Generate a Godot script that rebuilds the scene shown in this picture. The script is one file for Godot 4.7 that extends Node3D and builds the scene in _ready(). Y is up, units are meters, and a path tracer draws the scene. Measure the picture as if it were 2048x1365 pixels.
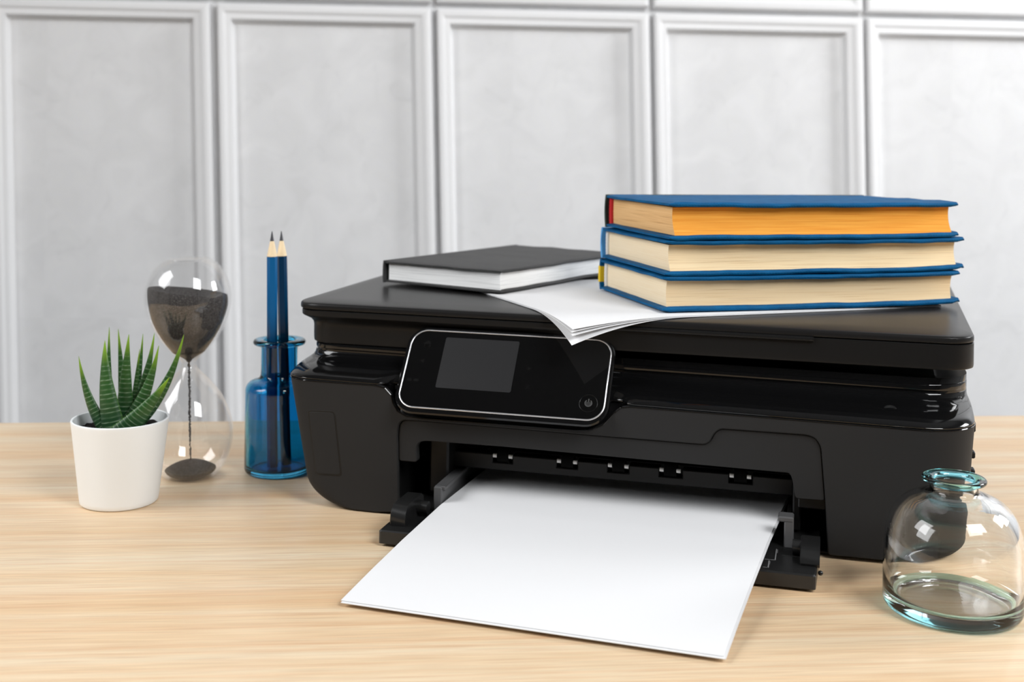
extends Node3D
# A desk by a panelled wall: printer with books and papers, glass bottles, hourglass, potted succulent.
# Units are metres. TY is the height of the desk top.

const TY := 0.75
const EYE := 0.26            # lens height above the desk top
const FOCAL := 2380.0        # focal length in pixels of the 2048 x 1365 frame

var names := {}
var M := {}

# ------------------------------------------------------------------ mesh collector
class MB:
	var t := PackedVector3Array()
	var uv := PackedVector2Array()
	var col := PackedColorArray()
	var use_uv := false
	var use_col := false
	func tri(a: Vector3, b: Vector3, c: Vector3) -> void:      # counter-clockwise from outside
		t.append(a); t.append(b); t.append(c)
		if use_uv:
			uv.append(Vector2()); uv.append(Vector2()); uv.append(Vector2())
		if use_col:
			col.append(Color.WHITE); col.append(Color.WHITE); col.append(Color.WHITE)
	func tri_uv(a: Vector3, b: Vector3, c: Vector3, ua: Vector2, ub: Vector2, uc: Vector2) -> void:
		t.append(a); t.append(b); t.append(c)
		uv.append(ua); uv.append(ub); uv.append(uc)
	func tri_col(a: Vector3, b: Vector3, c: Vector3, ca: Color, cb: Color, cc: Color) -> void:
		t.append(a); t.append(b); t.append(c)
		col.append(ca); col.append(cb); col.append(cc)
	func quad(a: Vector3, b: Vector3, c: Vector3, d: Vector3) -> void:
		tri(a, b, c); tri(a, c, d)
	func quad_uv(a: Vector3, b: Vector3, c: Vector3, d: Vector3, ua: Vector2, ub: Vector2, uc: Vector2, ud: Vector2) -> void:
		tri_uv(a, b, c, ua, ub, uc); tri_uv(a, c, d, ua, uc, ud)
	# a box with chamfered edges
	func box(lo: Vector3, hi: Vector3, bev := 0.0) -> void:
		hexa([Vector3(lo.x, lo.y, hi.z), Vector3(hi.x, lo.y, hi.z), Vector3(hi.x, lo.y, lo.z), Vector3(lo.x, lo.y, lo.z),
			Vector3(lo.x, hi.y, hi.z), Vector3(hi.x, hi.y, hi.z), Vector3(hi.x, hi.y, lo.z), Vector3(lo.x, hi.y, lo.z)], bev)
	# eight corners: bottom ring counter-clockwise seen from above, then top ring; edges chamfered
	func hexa(p: Array, bev := 0.0) -> void:
		var faces := [[3, 2, 1, 0], [4, 5, 6, 7], [0, 1, 5, 4], [1, 2, 6, 5], [2, 3, 7, 6], [3, 0, 4, 7]]
		if bev <= 0.0:
			for f in faces:
				quad(p[f[0]], p[f[1]], p[f[2]], p[f[3]])
			return
		var q := []
		for f in faces:
			var r := {}
			for k in 4:
				var c: Vector3 = p[f[k]]
				var n: Vector3 = p[f[(k + 1) % 4]]
				var b: Vector3 = p[f[(k + 3) % 4]]
				r[f[k]] = c + (n - c).normalized() * bev + (b - c).normalized() * bev
			q.append(r)
			quad(r[f[0]], r[f[1]], r[f[2]], r[f[3]])
		for i in 6:
			for j in range(i + 1, 6):
				var fi: Array = faces[i]
				for k in 4:
					var a: int = fi[k]
					var b: int = fi[(k + 1) % 4]
					var fj: Array = faces[j]
					var at := fj.find(a)
					if at >= 0 and fj[(at + 3) % 4] == b:
						quad(q[i][b], q[i][a], q[j][a], q[j][b])
		for v in 8:
			var on := []
			for i in 6:
				if q[i].has(v):
					on.append(q[i][v])
			var mid: Vector3 = (on[0] + on[1] + on[2]) / 3.0
			var all := Vector3()
			for c in p:
				all += c / 8.0
			if (on[1] - on[0]).cross(on[2] - on[0]).dot(mid - all) > 0.0:
				tri(on[0], on[1], on[2])
			else:
				tri(on[0], on[2], on[1])
	# profile of (radius, height) turned round the y axis; runs so that outside lies to its right going up
	func lathe(prof: Array, seg := 64, at := Vector3()) -> void:
		for i in prof.size() - 1:
			var a: Vector2 = prof[i]
			var b: Vector2 = prof[i + 1]
			for k in seg:
				var u := TAU * k / seg
				var w := TAU * ((k + 1) % seg) / seg
				var a0 := at + Vector3(a.x * cos(u), a.y, -a.x * sin(u))
				var a1 := at + Vector3(a.x * cos(w), a.y, -a.x * sin(w))
				var b0 := at + Vector3(b.x * cos(u), b.y, -b.x * sin(u))
				var b1 := at + Vector3(b.x * cos(w), b.y, -b.x * sin(w))
				if a.x > 1e-6:
					tri(a0, a1, b1)
				if b.x > 1e-6:
					tri(a0, b1, b0)
	# rings of equal length, joined; closed round each ring, optional flat caps
	func loft(rings: Array, cap_start := true, cap_end := true, flip := false) -> void:
		var n: int = rings[0].size()
		for i in rings.size() - 1:
			for k in n:
				var m := (k + 1) % n
				if flip:
					quad(rings[i][m], rings[i][k], rings[i + 1][k], rings[i + 1][m])
				else:
					quad(rings[i][k], rings[i][m], rings[i + 1][m], rings[i + 1][k])
		for e in 2:
			if (e == 0 and cap_start) or (e == 1 and cap_end):
				var r: Array = rings[0] if e == 0 else rings[-1]
				var c := Vector3()
				for p in r:
					c += p / n
				for k in n:
					if (e == 1) != flip:
						tri(c, r[k], r[(k + 1) % n])
					else:
						tri(c, r[(k + 1) % n], r[k])
	# a flat outline (counter-clockwise in x, y) given depth from z0 up to z1, the front edge chamfered
	func extrude(poly: PackedVector2Array, z0: float, z1: float, bev := 0.0, xf := Transform3D(), back := true) -> void:
		if not Geometry2D.is_polygon_clockwise(poly) == false:
			poly = poly.duplicate(); poly.reverse()
		var inner := MB.inset(poly, bev) if bev > 0.0 else poly
		var idx := Geometry2D.triangulate_polygon(inner)
		for i in range(0, idx.size(), 3):
			var a := inner[idx[i]]
			var b := inner[idx[i + 1]]
			var c := inner[idx[i + 2]]
			if (b - a).cross(c - a) < 0.0:
				var s := b; b = c; c = s
			tri(xf * Vector3(a.x, a.y, z1), xf * Vector3(b.x, b.y, z1), xf * Vector3(c.x, c.y, z1))
		if back:
			var jdx := Geometry2D.triangulate_polygon(poly)
			for i in range(0, jdx.size(), 3):
				var a := poly[jdx[i]]
				var b := poly[jdx[i + 1]]
				var c := poly[jdx[i + 2]]
				if (b - a).cross(c - a) < 0.0:
					var s := b; b = c; c = s
				tri(xf * Vector3(a.x, a.y, z0), xf * Vector3(c.x, c.y, z0), xf * Vector3(b.x, b.y, z0))
		var n := poly.size()
		for k in n:
			var m := (k + 1) % n
			var a := poly[k]
			var b := poly[m]
			quad(xf * Vector3(a.x, a.y, z0), xf * Vector3(b.x, b.y, z0), xf * Vector3(b.x, b.y, z1 - bev), xf * Vector3(a.x, a.y, z1 - bev))
			if bev > 0.0:
				var c := inner[m]
				var d := inner[k]
				quad(xf * Vector3(a.x, a.y, z1 - bev), xf * Vector3(b.x, b.y, z1 - bev), xf * Vector3(c.x, c.y, z1), xf * Vector3(d.x, d.y, z1))
	static func inset(poly: PackedVector2Array, by: float) -> PackedVector2Array:
		var out := PackedVector2Array()
		var n := poly.size()
		for k in n:
			var p := poly[k]
			var e0 := (p - poly[(k + n - 1) % n]).normalized()
			var e1 := (poly[(k + 1) % n] - p).normalized()
			var n0 := Vector2(-e0.y, e0.x)
			var n1 := Vector2(-e1.y, e1.x)
			var m := (n0 + n1).normalized()
			out.append(p + m * by / maxf(0.45, m.dot(n0)))
		return out
	# a round tube along a line of points with a radius for each
	func tube(path: Array, radii: Array, seg := 12, caps := true) -> void:
		var rings := []
		var up := Vector3(0.13, 0.31, 0.94)
		for i in path.size():
			var d: Vector3 = (path[mini(i + 1, path.size() - 1)] - path[maxi(i - 1, 0)]).normalized()
			var s := d.cross(up).normalized()
			var w := s.cross(d)
			var ring := []
			for k in seg:
				var a := TAU * k / seg
				ring.append(path[i] + (s * cos(a) + w * sin(a)) * radii[i])
			rings.append(ring)
		loft(rings, caps, caps, true)
	# the finished mesh: normals shared between faces that meet at less than the given angle
	func mesh(angle := 40.0) -> ArrayMesh:
		var n := t.size() / 3
		var fn := PackedVector3Array()
		var fu := PackedVector3Array()
		var at := {}
		for i in n:
			var c := (t[i * 3 + 1] - t[i * 3]).cross(t[i * 3 + 2] - t[i * 3])
			fn.append(c)
			fu.append(c.normalized())
			for k in 3:
				var key := Vector3i((t[i * 3 + k] * 50000.0).round())
				if at.has(key):
					at[key].append(i)
				else:
					at[key] = PackedInt32Array([i])
		var lim := cos(deg_to_rad(angle))
		var nn := PackedVector3Array()
		nn.resize(n * 3)
		for i in n:
			for k in 3:
				var key := Vector3i((t[i * 3 + k] * 50000.0).round())
				var s := Vector3()
				for j in at[key]:
					if fu[j].dot(fu[i]) > lim:
						s += fn[j]
				nn[i * 3 + k] = s.normalized() if s.length_squared() > 1e-24 else fu[i]
		var v := PackedVector3Array(); v.resize(n * 3)
		var vn := PackedVector3Array(); vn.resize(n * 3)
		var vu := PackedVector2Array(); var vc := PackedColorArray()
		if use_uv: vu.resize(n * 3)
		if use_col: vc.resize(n * 3)
		for i in n:
			var o := [0, 2, 1]                                     # Godot's front faces run clockwise
			for k in 3:
				v[i * 3 + k] = t[i * 3 + o[k]]
				vn[i * 3 + k] = nn[i * 3 + o[k]]
				if use_uv: vu[i * 3 + k] = uv[i * 3 + o[k]]
				if use_col: vc[i * 3 + k] = col[i * 3 + o[k]]
		var arr := []
		arr.resize(Mesh.ARRAY_MAX)
		arr[Mesh.ARRAY_VERTEX] = v
		arr[Mesh.ARRAY_NORMAL] = vn
		if use_uv: arr[Mesh.ARRAY_TEX_UV] = vu
		if use_col: arr[Mesh.ARRAY_COLOR] = vc
		var am := ArrayMesh.new()
		am.add_surface_from_arrays(Mesh.PRIMITIVE_TRIANGLES, arr)
		return am

# ------------------------------------------------------------------ naming and tagging
func numbered(called: String) -> String:
	if not names.has(called):
		names[called] = 0
		return called
	names[called] += 1
	return "%s_%03d" % [called, names[called]]

func tag(o: Node3D, label: String, category: String, group := "") -> Node3D:
	o.set_meta("label", label)
	o.set_meta("category", category)
	if group != "":
		o.set_meta("group", group)
	return o

func thing(called: String, label: String, category: String, at := Vector3(), turn := 0.0, group := "") -> Node3D:
	var o := Node3D.new()
	o.name = numbered(called)
	add_child(o, true)
	o.position = at
	o.rotation.y = turn
	tag(o, label, category, group)
	return o

func part(called: String, mesh: Mesh, mat: Material, parent: Node3D) -> MeshInstance3D:
	var o := MeshInstance3D.new()
	o.name = called if parent != self else numbered(called)
	o.mesh = mesh
	o.material_override = mat
	o.cast_shadow = GeometryInstance3D.SHADOW_CASTING_SETTING_ON
	parent.add_child(o, true)
	return o

func struct(called: String, mesh: Mesh, mat: Material, parent: Node3D = null) -> MeshInstance3D:
	var o := part(called, mesh, mat, parent if parent else self)
	if parent == null:
		o.set_meta("kind", "structure")
	return o

# ------------------------------------------------------------------ materials
func mat(called: String, c: Color, rough: float, spec := 0.5) -> StandardMaterial3D:
	var m := StandardMaterial3D.new()
	m.resource_name = called
	m.albedo_color = c
	m.roughness = rough
	m.metallic_specular = spec
	M[called] = m
	return m

func lin(r: float, g: float, b: float) -> Color:
	return Color(r, g, b).linear_to_srgb()

func noise(seed_: int, freq: float, oct := 4, gain := 0.5) -> FastNoiseLite:
	var n := FastNoiseLite.new()
	n.seed = seed_
	n.noise_type = FastNoiseLite.TYPE_SIMPLEX_SMOOTH
	n.frequency = freq
	n.fractal_type = FastNoiseLite.FRACTAL_FBM
	n.fractal_octaves = oct
	n.fractal_gain = gain
	return n

func image_tex(w: int, h: int, f: Callable) -> ImageTexture:
	var data := PackedByteArray()
	data.resize(w * h * 3)
	var i := 0
	for y in h:
		for x in w:
			var c: Color = f.call(x, y)
			data[i] = int(clampf(c.r, 0, 1) * 255.0)
			data[i + 1] = int(clampf(c.g, 0, 1) * 255.0)
			data[i + 2] = int(clampf(c.b, 0, 1) * 255.0)
			i += 3
	return ImageTexture.create_from_image(Image.create_from_data(w, h, false, Image.FORMAT_RGB8, data))

func wood_texture() -> ImageTexture:
	var band := noise(11, 0.010, 3)
	var mid := noise(12, 0.035, 3)
	var fine := noise(13, 0.22, 2)
	var pore := noise(14, 0.5, 1)
	var warp := noise(15, 0.006, 2)
	var hair := noise(16, 0.9, 1)
	var pale := Color(0.918, 0.860, 0.755)
	var tan := Color(0.885, 0.758, 0.600)
	var red := Color(0.848, 0.683, 0.525)
	return image_tex(1024, 2048, func(x: int, y: int) -> Color:
		var v := y + warp.get_noise_2d(x * 0.19, y * 0.15) * 14.0
		var b := band.get_noise_2d(x * 0.05, v * 0.9) * 0.5 + 0.5
		var m := mid.get_noise_2d(x * 0.022, v * 1.3) * 0.5 + 0.5
		var f := fine.get_noise_2d(x * 0.035, v * 1.2)
		var h := hair.get_noise_2d(x * 0.045, v * 0.62)
		var p := pore.get_noise_2d(x * 0.05, v * 1.0)
		var c := pale.lerp(tan, clampf(b * 1.5 - 0.12, 0, 1)).lerp(red, clampf(m * 1.8 - 0.80, 0, 1) * 0.75)
		c = c * (1.0 + f * 0.045 + h * 0.040)
		if p > 0.28:
			c = c.lerp(Color(0.76, 0.57, 0.41), (p - 0.28) * 0.9)
		return c)

func plaster_texture(lo: Color, hi: Color, seed_: int) -> ImageTexture:
	var big := noise(seed_, 0.011, 5, 0.55)
	var wisp := noise(seed_ + 1, 0.018, 4, 0.6)
	var warp := noise(seed_ + 2, 0.012, 2)
	return image_tex(512, 512, func(x: int, y: int) -> Color:
		var wx := warp.get_noise_2d(x, y) * 45.0
		var wy := warp.get_noise_2d(x + 300, y + 90) * 45.0
		var b := big.get_noise_2d(x + wx, y + wy) * 0.5 + 0.5
		var w := wisp.get_noise_2d((x + wy) * 1.5, (y + wx) * 0.8)
		var k := clampf(b * 1.1 - 0.1, 0, 1)
		k -= clampf(w - 0.22, 0, 1) * 0.9
		return lo.lerp(hi, clampf(k, 0, 1)))

# page edges: streaks across the thickness (v), nearly even along the page (u)
func page_texture(base: Color, dark: Color, gap: Color, seed_: int, gaps: float) -> ImageTexture:
	var n := noise(seed_, 0.10, 3)
	var blot := noise(seed_ + 1, 0.02, 3)
	var line := noise(seed_ + 2, 0.25, 2)
	return image_tex(512, 160, func(x: int, y: int) -> Color:
		var s := n.get_noise_2d(x * 0.03, y * 1.6)
		var b := blot.get_noise_2d(x * 0.35, y * 2.2) * 0.5 + 0.5
		var c := base.lerp(dark, clampf(0.45 * b + s * 0.55, 0, 1))
		var l := line.get_noise_2d(x * 0.015, y * 0.9)
		if l > 0.5 - gaps:
			c = c.lerp(gap, clampf((l - 0.5 + gaps) * 3.0, 0, 0.75))
		return c)

func cloth_texture(a: Color, b: Color, seed_: int) -> ImageTexture:
	var big := noise(seed_, 0.02, 4)
	var rng := RandomNumberGenerator.new()
	rng.seed = seed_
	return image_tex(256, 256, func(x: int, y: int) -> Color:
		var k := big.get_noise_2d(x, y) * 0.6 + 0.5
		var weave := 0.5 + 0.25 * sin(x * TAU / 4.0) + 0.25 * sin(y * TAU / 4.0)
		return a.lerp(b, clampf(k * 0.7 + weave * 0.2 + rng.randf() * 0.12, 0, 1)))

func weave_normal() -> ImageTexture:
	var rng := RandomNumberGenerator.new()
	rng.seed = 5
	var im := image_tex(256, 256, func(x: int, y: int) -> Color:
		var h := 0.5 + 0.25 * sin(x * TAU / 8.0) * sin(y * TAU / 8.0) + 0.22 * rng.randf()
		return Color(h, h, h)).get_image()
	im.bump_map_to_normal_map(3.0)
	return ImageTexture.create_from_image(im)

func glass_mat(called: String, tint: Color) -> StandardMaterial3D:
	var m := mat(called, Color(tint.r, tint.g, tint.b, 0.0), 0.0)
	m.refraction_enabled = true
	m.refraction_scale = 0.05
	return m

func tri_map(m: StandardMaterial3D, s: float) -> void:
	m.uv1_triplanar = true
	m.uv1_scale = Vector3(s, s, s)

func make_materials() -> void:
	var m := mat("wood", Color.WHITE, 0.38, 0.5)
	m.albedo_texture = wood_texture()
	m = mat("wood_edge", Color(0.86, 0.72, 0.56), 0.5)
	m = mat("plaster", Color.WHITE, 0.85, 0.3)
	m.albedo_texture = plaster_texture(Color(0.895, 0.895, 0.897), Color(0.945, 0.945, 0.947), 31)
	tri_map(m, 1.5)
	m = mat("white_paint", Color(0.945, 0.945, 0.947), 0.6, 0.4)
	mat("studio_grey", Color(0.48, 0.48, 0.48), 0.9, 0.2)
	mat("studio_white", Color(0.90, 0.90, 0.90), 0.9, 0.2)
	mat("studio_floor", Color(0.40, 0.39, 0.38), 0.7, 0.3)
	mat("matte_black", lin(0.0270, 0.0267, 0.0267), 0.55, 0.20)
	mat("satin_black", lin(0.0090, 0.0088, 0.0088), 0.36, 0.33)
	mat("lid_black", lin(0.0125, 0.0120, 0.0120), 0.30, 0.30)
	mat("gloss_black", lin(0.0040, 0.0040, 0.0042), 0.07, 0.5)
	mat("deep_black", lin(0.0050, 0.0050, 0.0050), 0.5, 0.4)
	mat("panel_glass", lin(0.0030, 0.0030, 0.0032), 0.03, 0.5)
	mat("screen_grey", lin(0.022, 0.022, 0.023), 0.30, 0.35)
	mat("icon_grey", lin(0.0065, 0.0065, 0.0065), 0.12, 0.5)
	mat("icon_bright", lin(0.06, 0.06, 0.06), 0.4, 0.4)
	m = mat("chrome", Color(0.93, 0.93, 0.94), 0.22)
	m.metallic = 0.75
	mat("tray_black", lin(0.013, 0.013, 0.013), 0.28, 0.5)
	mat("guide_grey", lin(0.075, 0.075, 0.076), 0.4, 0.5)
	mat("mark_grey", lin(0.22, 0.22, 0.22), 0.5)
	mat("rubber_black", lin(0.006, 0.006, 0.006), 0.95, 0.15)
	mat("steel", Color(0.93, 0.93, 0.92), 0.35)
	m = mat("paper", Color(0.905, 0.905, 0.908), 0.75, 0.3)
	m.backlight_enabled = true
	m.backlight = Color(0.12, 0.12, 0.12)
	m = mat("book_cloth", Color.WHITE, 0.62, 0.25)
	m.albedo_texture = cloth_texture(Color(0.0, 0.27, 0.44), Color(0.0, 0.39, 0.59), 71)
	m.normal_enabled = true
	m.normal_texture = weave_normal()
	m.normal_scale = 0.35
	tri_map(m, 14.0)
	m = mat("black_cloth", Color.WHITE, 0.55, 0.45)
	m.albedo_texture = cloth_texture(lin(0.022, 0.022, 0.022), lin(0.040, 0.040, 0.040), 73)
	m.normal_enabled = true
	m.normal_texture = M.book_cloth.normal_texture
	m.normal_scale = 0.35
	tri_map(m, 22.0)
	m = mat("pages_cream", Color.WHITE, 0.85, 0.2)
	m.albedo_texture = page_texture(Color(0.935, 0.835, 0.675), Color(0.905, 0.775, 0.595), Color(0.72, 0.56, 0.40), 81, 0.04)
	m = mat("pages_pale", Color.WHITE, 0.85, 0.2)
	m.albedo_texture = page_texture(Color(0.955, 0.885, 0.765), Color(0.935, 0.845, 0.700), Color(0.85, 0.73, 0.57), 96, 0.03)
	m = mat("pages_lined", Color.WHITE, 0.85, 0.2)
	m.albedo_texture = page_texture(Color(0.945, 0.855, 0.700), Color(0.915, 0.800, 0.625), Color(0.70, 0.56, 0.40), 84, 0.13)
	m = mat("pages_orange", Color.WHITE, 0.8, 0.25)
	m.albedo_texture = page_texture(Color(0.93, 0.66, 0.29), Color(0.87, 0.53, 0.17), Color(0.80, 0.45, 0.13), 87, 0.12)
	m = mat("pages_tan", Color.WHITE, 0.85, 0.2)
	m.albedo_texture = page_texture(Color(0.91, 0.745, 0.535), Color(0.85, 0.66, 0.44), Color(0.70, 0.50, 0.32), 90, 0.12)
	m = mat("pages_white", Color.WHITE, 0.8, 0.2)
	m.albedo_texture = page_texture(Color(0.965, 0.965, 0.96), Color(0.92, 0.92, 0.915), Color(0.66, 0.66, 0.66), 93, 0.14)
	mat("ribbon_red", Color(0.78, 0.03, 0.08), 0.6)
	mat("spine_green", Color(0.13, 0.20, 0.17), 0.7)
	mat("spine_blue", Color(0.35, 0.66, 0.90), 0.6)
	mat("label_yellow", Color(0.93, 0.78, 0.06), 0.6)
	mat("band_white", Color(0.90, 0.89, 0.87), 0.7)
	m = mat("ceramic", Color(0.965, 0.980, 0.985), 0.42, 0.45)
	mat("soil", Color(0.14, 0.13, 0.13), 0.95, 0.2)
	m = mat("leaf", Color.WHITE, 0.42, 0.45)
	m.vertex_color_use_as_albedo = true
	m = mat("sand", Color.WHITE, 0.9, 0.25)
	var sn := noise(44, 0.9, 1)
	m.albedo_texture = image_tex(256, 256, func(x: int, y: int) -> Color:
		var k := sn.get_noise_2d(x * 1.3, y * 1.3)
		return Color(0.55, 0.53, 0.52) if k > 0.55 else Color(0.10, 0.092, 0.09).lerp(Color(0.20, 0.185, 0.18), k * 0.5 + 0.5))
	tri_map(m, 16.0)
	m = mat("clear_film", Color(1, 1, 1, 0.015), 0.0, 0.45)
	m.transparency = BaseMaterial3D.TRANSPARENCY_ALPHA
	m.cull_mode = BaseMaterial3D.CULL_DISABLED
	glass_mat("clear_glass", lin(0.975, 0.99, 0.995))
	glass_mat("aqua_glass", lin(0.36, 0.90, 1.0))
	glass_mat("blue_glass", lin(0.06, 0.44, 0.73))
	mat("pencil_blue", Color(0.0, 0.36, 0.58), 0.3, 0.5)
	mat("pencil_wood", Color(0.94, 0.85, 0.70), 0.7)
	mat("pencil_dark", Color(0.0, 0.20, 0.33), 0.25, 0.5)
	mat("graphite", Color(0.24, 0.24, 0.26), 0.35)
	m = mat("lamp_glow", Color(1, 1, 1), 0.6)
	m.emission_enabled = true
	m.emission = Color(1, 1, 1)
	m.emission_energy_multiplier = 1.0
	mat("lamp_black", Color(0.05, 0.05, 0.05), 0.6)
	m = mat("desk_steel", Color(0.55, 0.55, 0.56), 0.4)
	m.metallic = 0.7

# ------------------------------------------------------------------ outlines
func round_rect(x0: float, y0: float, x1: float, y1: float, r: float, n := 8) -> PackedVector2Array:
	var out := PackedVector2Array()
	for c in [[x1 - r, y0 + r, -90.0], [x1 - r, y1 - r, 0.0], [x0 + r, y1 - r, 90.0], [x0 + r, y0 + r, 180.0]]:
		for k in n + 1:
			var a := deg_to_rad(c[2] + 90.0 * k / n)
			out.append(Vector2(c[0] + r * cos(a), c[1] + r * sin(a)))
	return out

# corners of an outline rounded by up to r
func soften(poly: PackedVector2Array, r: float, n := 4) -> PackedVector2Array:
	var out := PackedVector2Array()
	var m := poly.size()
	for i in m:
		var p := poly[i]
		var a := poly[(i + m - 1) % m] - p
		var b := poly[(i + 1) % m] - p
		var d := minf(r, minf(a.length(), b.length()) * 0.48)
		var s := p + a.normalized() * d
		var e := p + b.normalized() * d
		for k in n + 1:
			var t := float(k) / n
			out.append(s.lerp(p, t).lerp(p.lerp(e, t), t))
	return out

func ring_mesh(outer: PackedVector2Array, inner: PackedVector2Array, z0: float, z1: float, bev: float) -> ArrayMesh:
	var b := MB.new()
	var o2 := MB.inset(outer, bev)
	var i2 := MB.inset(inner, -bev)
	var n := outer.size()
	for k in n:
		var m := (k + 1) % n
		var loops := [[outer, z0], [outer, z1 - bev], [o2, z1], [i2, z1], [inner, z1 - bev], [inner, z0]]
		for j in loops.size() - 1:
			var p: PackedVector2Array = loops[j][0]
			var q: PackedVector2Array = loops[j + 1][0]
			var za: float = loops[j][1]
			var zb: float = loops[j + 1][1]
			b.quad(Vector3(p[k].x, p[k].y, za), Vector3(p[m].x, p[m].y, za), Vector3(q[m].x, q[m].y, zb), Vector3(q[k].x, q[k].y, zb))
	return b.mesh(50.0)

# a thin sheet over a grid: where(u, v) gives its under side
func sheet_mesh(where: Callable, nu: int, nv: int, th: float) -> ArrayMesh:
	var b := MB.new()
	var up := Vector3(0, th, 0)
	var g := []
	for i in nu + 1:
		var row := []
		for j in nv + 1:
			row.append(where.call(float(i) / nu, float(j) / nv))
		g.append(row)
	for i in nu:
		for j in nv:
			var p: Vector3 = g[i][j]
			var q: Vector3 = g[i + 1][j]
			var r: Vector3 = g[i + 1][j + 1]
			var s: Vector3 = g[i][j + 1]
			b.quad(p + up, q + up, r + up, s + up)
			b.quad(p, s, r, q)
	for i in nu:
		b.quad(g[i][0], g[i + 1][0], g[i + 1][0] + up, g[i][0] + up)
		b.quad(g[i + 1][nv], g[i][nv], g[i][nv] + up, g[i + 1][nv] + up)
	for j in nv:
		b.quad(g[0][j + 1], g[0][j], g[0][j] + up, g[0][j + 1] + up)
		b.quad(g[nu][j], g[nu][j + 1], g[nu][j + 1] + up, g[nu][j] + up)
	return b.mesh(50.0)

# ------------------------------------------------------------------ the printer
# Its own axes: x along the front from left to right, y up, -z into its depth; P(f, h, d) puts a point by those.
func P(f: float, h: float, d: float) -> Vector3:
	return Vector3(f, h, -d)

const LEFT := -0.195
const RIGHT := 0.2685
const CORNER := 0.022
const CORNER_RIGHT := 0.034

func left_shift(h: float) -> float:             # how far the left side draws in below the ridge
	var e := clampf(1.0 - h / 0.020, 0, 1)
	return 0.0142 * clampf(1.0 - h / 0.0945, 0, 1) + 0.030 * (1.0 - sqrt(1.0 - e * e))

func right_shift(h: float) -> float:
	return 0.005 * (1.0 - h / 0.09) + 0.012 * pow(clampf(1.0 - h / 0.012, 0, 1), 2.0)

func front_map(s: float, h: float, off: float) -> Vector3:
	var d0 := -0.09 * h
	var cl := LEFT + CORNER
	var cr := RIGHT - CORNER_RIGHT
	var r := CORNER - off
	var ls := left_shift(h)
	var rs := right_shift(h)
	if s < cl:
		var a := minf((cl - s) / CORNER, PI / 2)
		var rest := maxf(0.0, (cl - s) - CORNER * PI / 2)
		return P(cl + ls - r * sin(a), h, d0 + CORNER - r * cos(a) + rest)
	if s > cr:
		var a := minf((s - cr) / CORNER_RIGHT, PI / 2)
		var rest := maxf(0.0, (s - cr) - CORNER_RIGHT * PI / 2)
		var rr := CORNER_RIGHT - off
		return P(cr - rs + rr * sin(a), h, d0 + CORNER_RIGHT - rr * cos(a) + rest)
	var f := s
	f += ls * smoothstep(-0.118, cl, s) - rs * smoothstep(0.188, cr, s)
	return P(f, h, d0 + off)

# a plate that follows the printer's front and sides; outline in millimetres along the front and up
func front_plate(raw: PackedVector2Array, soft: float, off: float, th: float, bev := 0.0006) -> ArrayMesh:
	var poly := soften(raw, soft)
	if Geometry2D.is_polygon_clockwise(poly):
		poly.reverse()
	var b := MB.new()
	var inner := MB.inset(poly, bev * 1000.0)
	var xs := [-520.0, -400.0, -300.0, -210.0]
	var x := -208.0
	while x < -118.0:
		xs.append(x); x += 3.0
	xs.append_array([-116.0, 188.0])
	x = 191.0
	while x < 290.0:
		xs.append(x); x += 3.0
	xs.append_array([292.0, 400.0, 600.0])
	var hs := [-1.0, 0.9, 1.3, 1.8, 2.4, 3.2, 4.2, 5.4, 7.0, 9.0, 11.5, 14.5, 18.0, 23.2, 35.0, 48.2, 69.5, 110.0]
	for i in xs.size() - 1:
		var flat: bool = xs[i] == -116.0
		for j in (1 if flat else hs.size() - 1):
			var lo: float = -1.0 if flat else hs[j]
			var hi: float = 110.0 if flat else hs[j + 1]
			var cell := PackedVector2Array([Vector2(xs[i], lo), Vector2(xs[i + 1], lo), Vector2(xs[i + 1], hi), Vector2(xs[i], hi)])
			for piece in Geometry2D.intersect_polygons(inner, cell):
				var idx := Geometry2D.triangulate_polygon(piece)
				for k in range(0, idx.size(), 3):
					var p: Vector2 = piece[idx[k]]
					var q: Vector2 = piece[idx[k + 1]]
					var r: Vector2 = piece[idx[k + 2]]
					if (q - p).cross(r - p) < 0.0:
						var t := q; q = r; r = t
					b.tri(front_map(p.x / 1000, p.y / 1000, off), front_map(q.x / 1000, q.y / 1000, off), front_map(r.x / 1000, r.y / 1000, off))
	var n := poly.size()
	for k in n:
		var m := (k + 1) % n
		var steps := maxi(1, int(ceil(poly[k].distance_to(poly[m]) / 3.0)))
		if absf(poly[k].x) > 300.0 and absf(poly[m].x) > 300.0:
			steps = 4
		for e in steps:
			var a0 := poly[k].lerp(poly[m], float(e) / steps) / 1000.0
			var a1 := poly[k].lerp(poly[m], float(e + 1) / steps) / 1000.0
			var c0 := inner[k].lerp(inner[m], float(e) / steps) / 1000.0
			var c1 := inner[k].lerp(inner[m], float(e + 1) / steps) / 1000.0
			var o0 := front_map(a0.x, a0.y, off + bev)
			var o1 := front_map(a1.x, a1.y, off + bev)
			b.quad(o0, o1, front_map(c1.x, c1.y, off), front_map(c0.x, c0.y, off))
			b.quad(front_map(a0.x, a0.y, off + th), front_map(a1.x, a1.y, off + th), o1, o0)
	return b.mesh(35.0)

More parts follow.
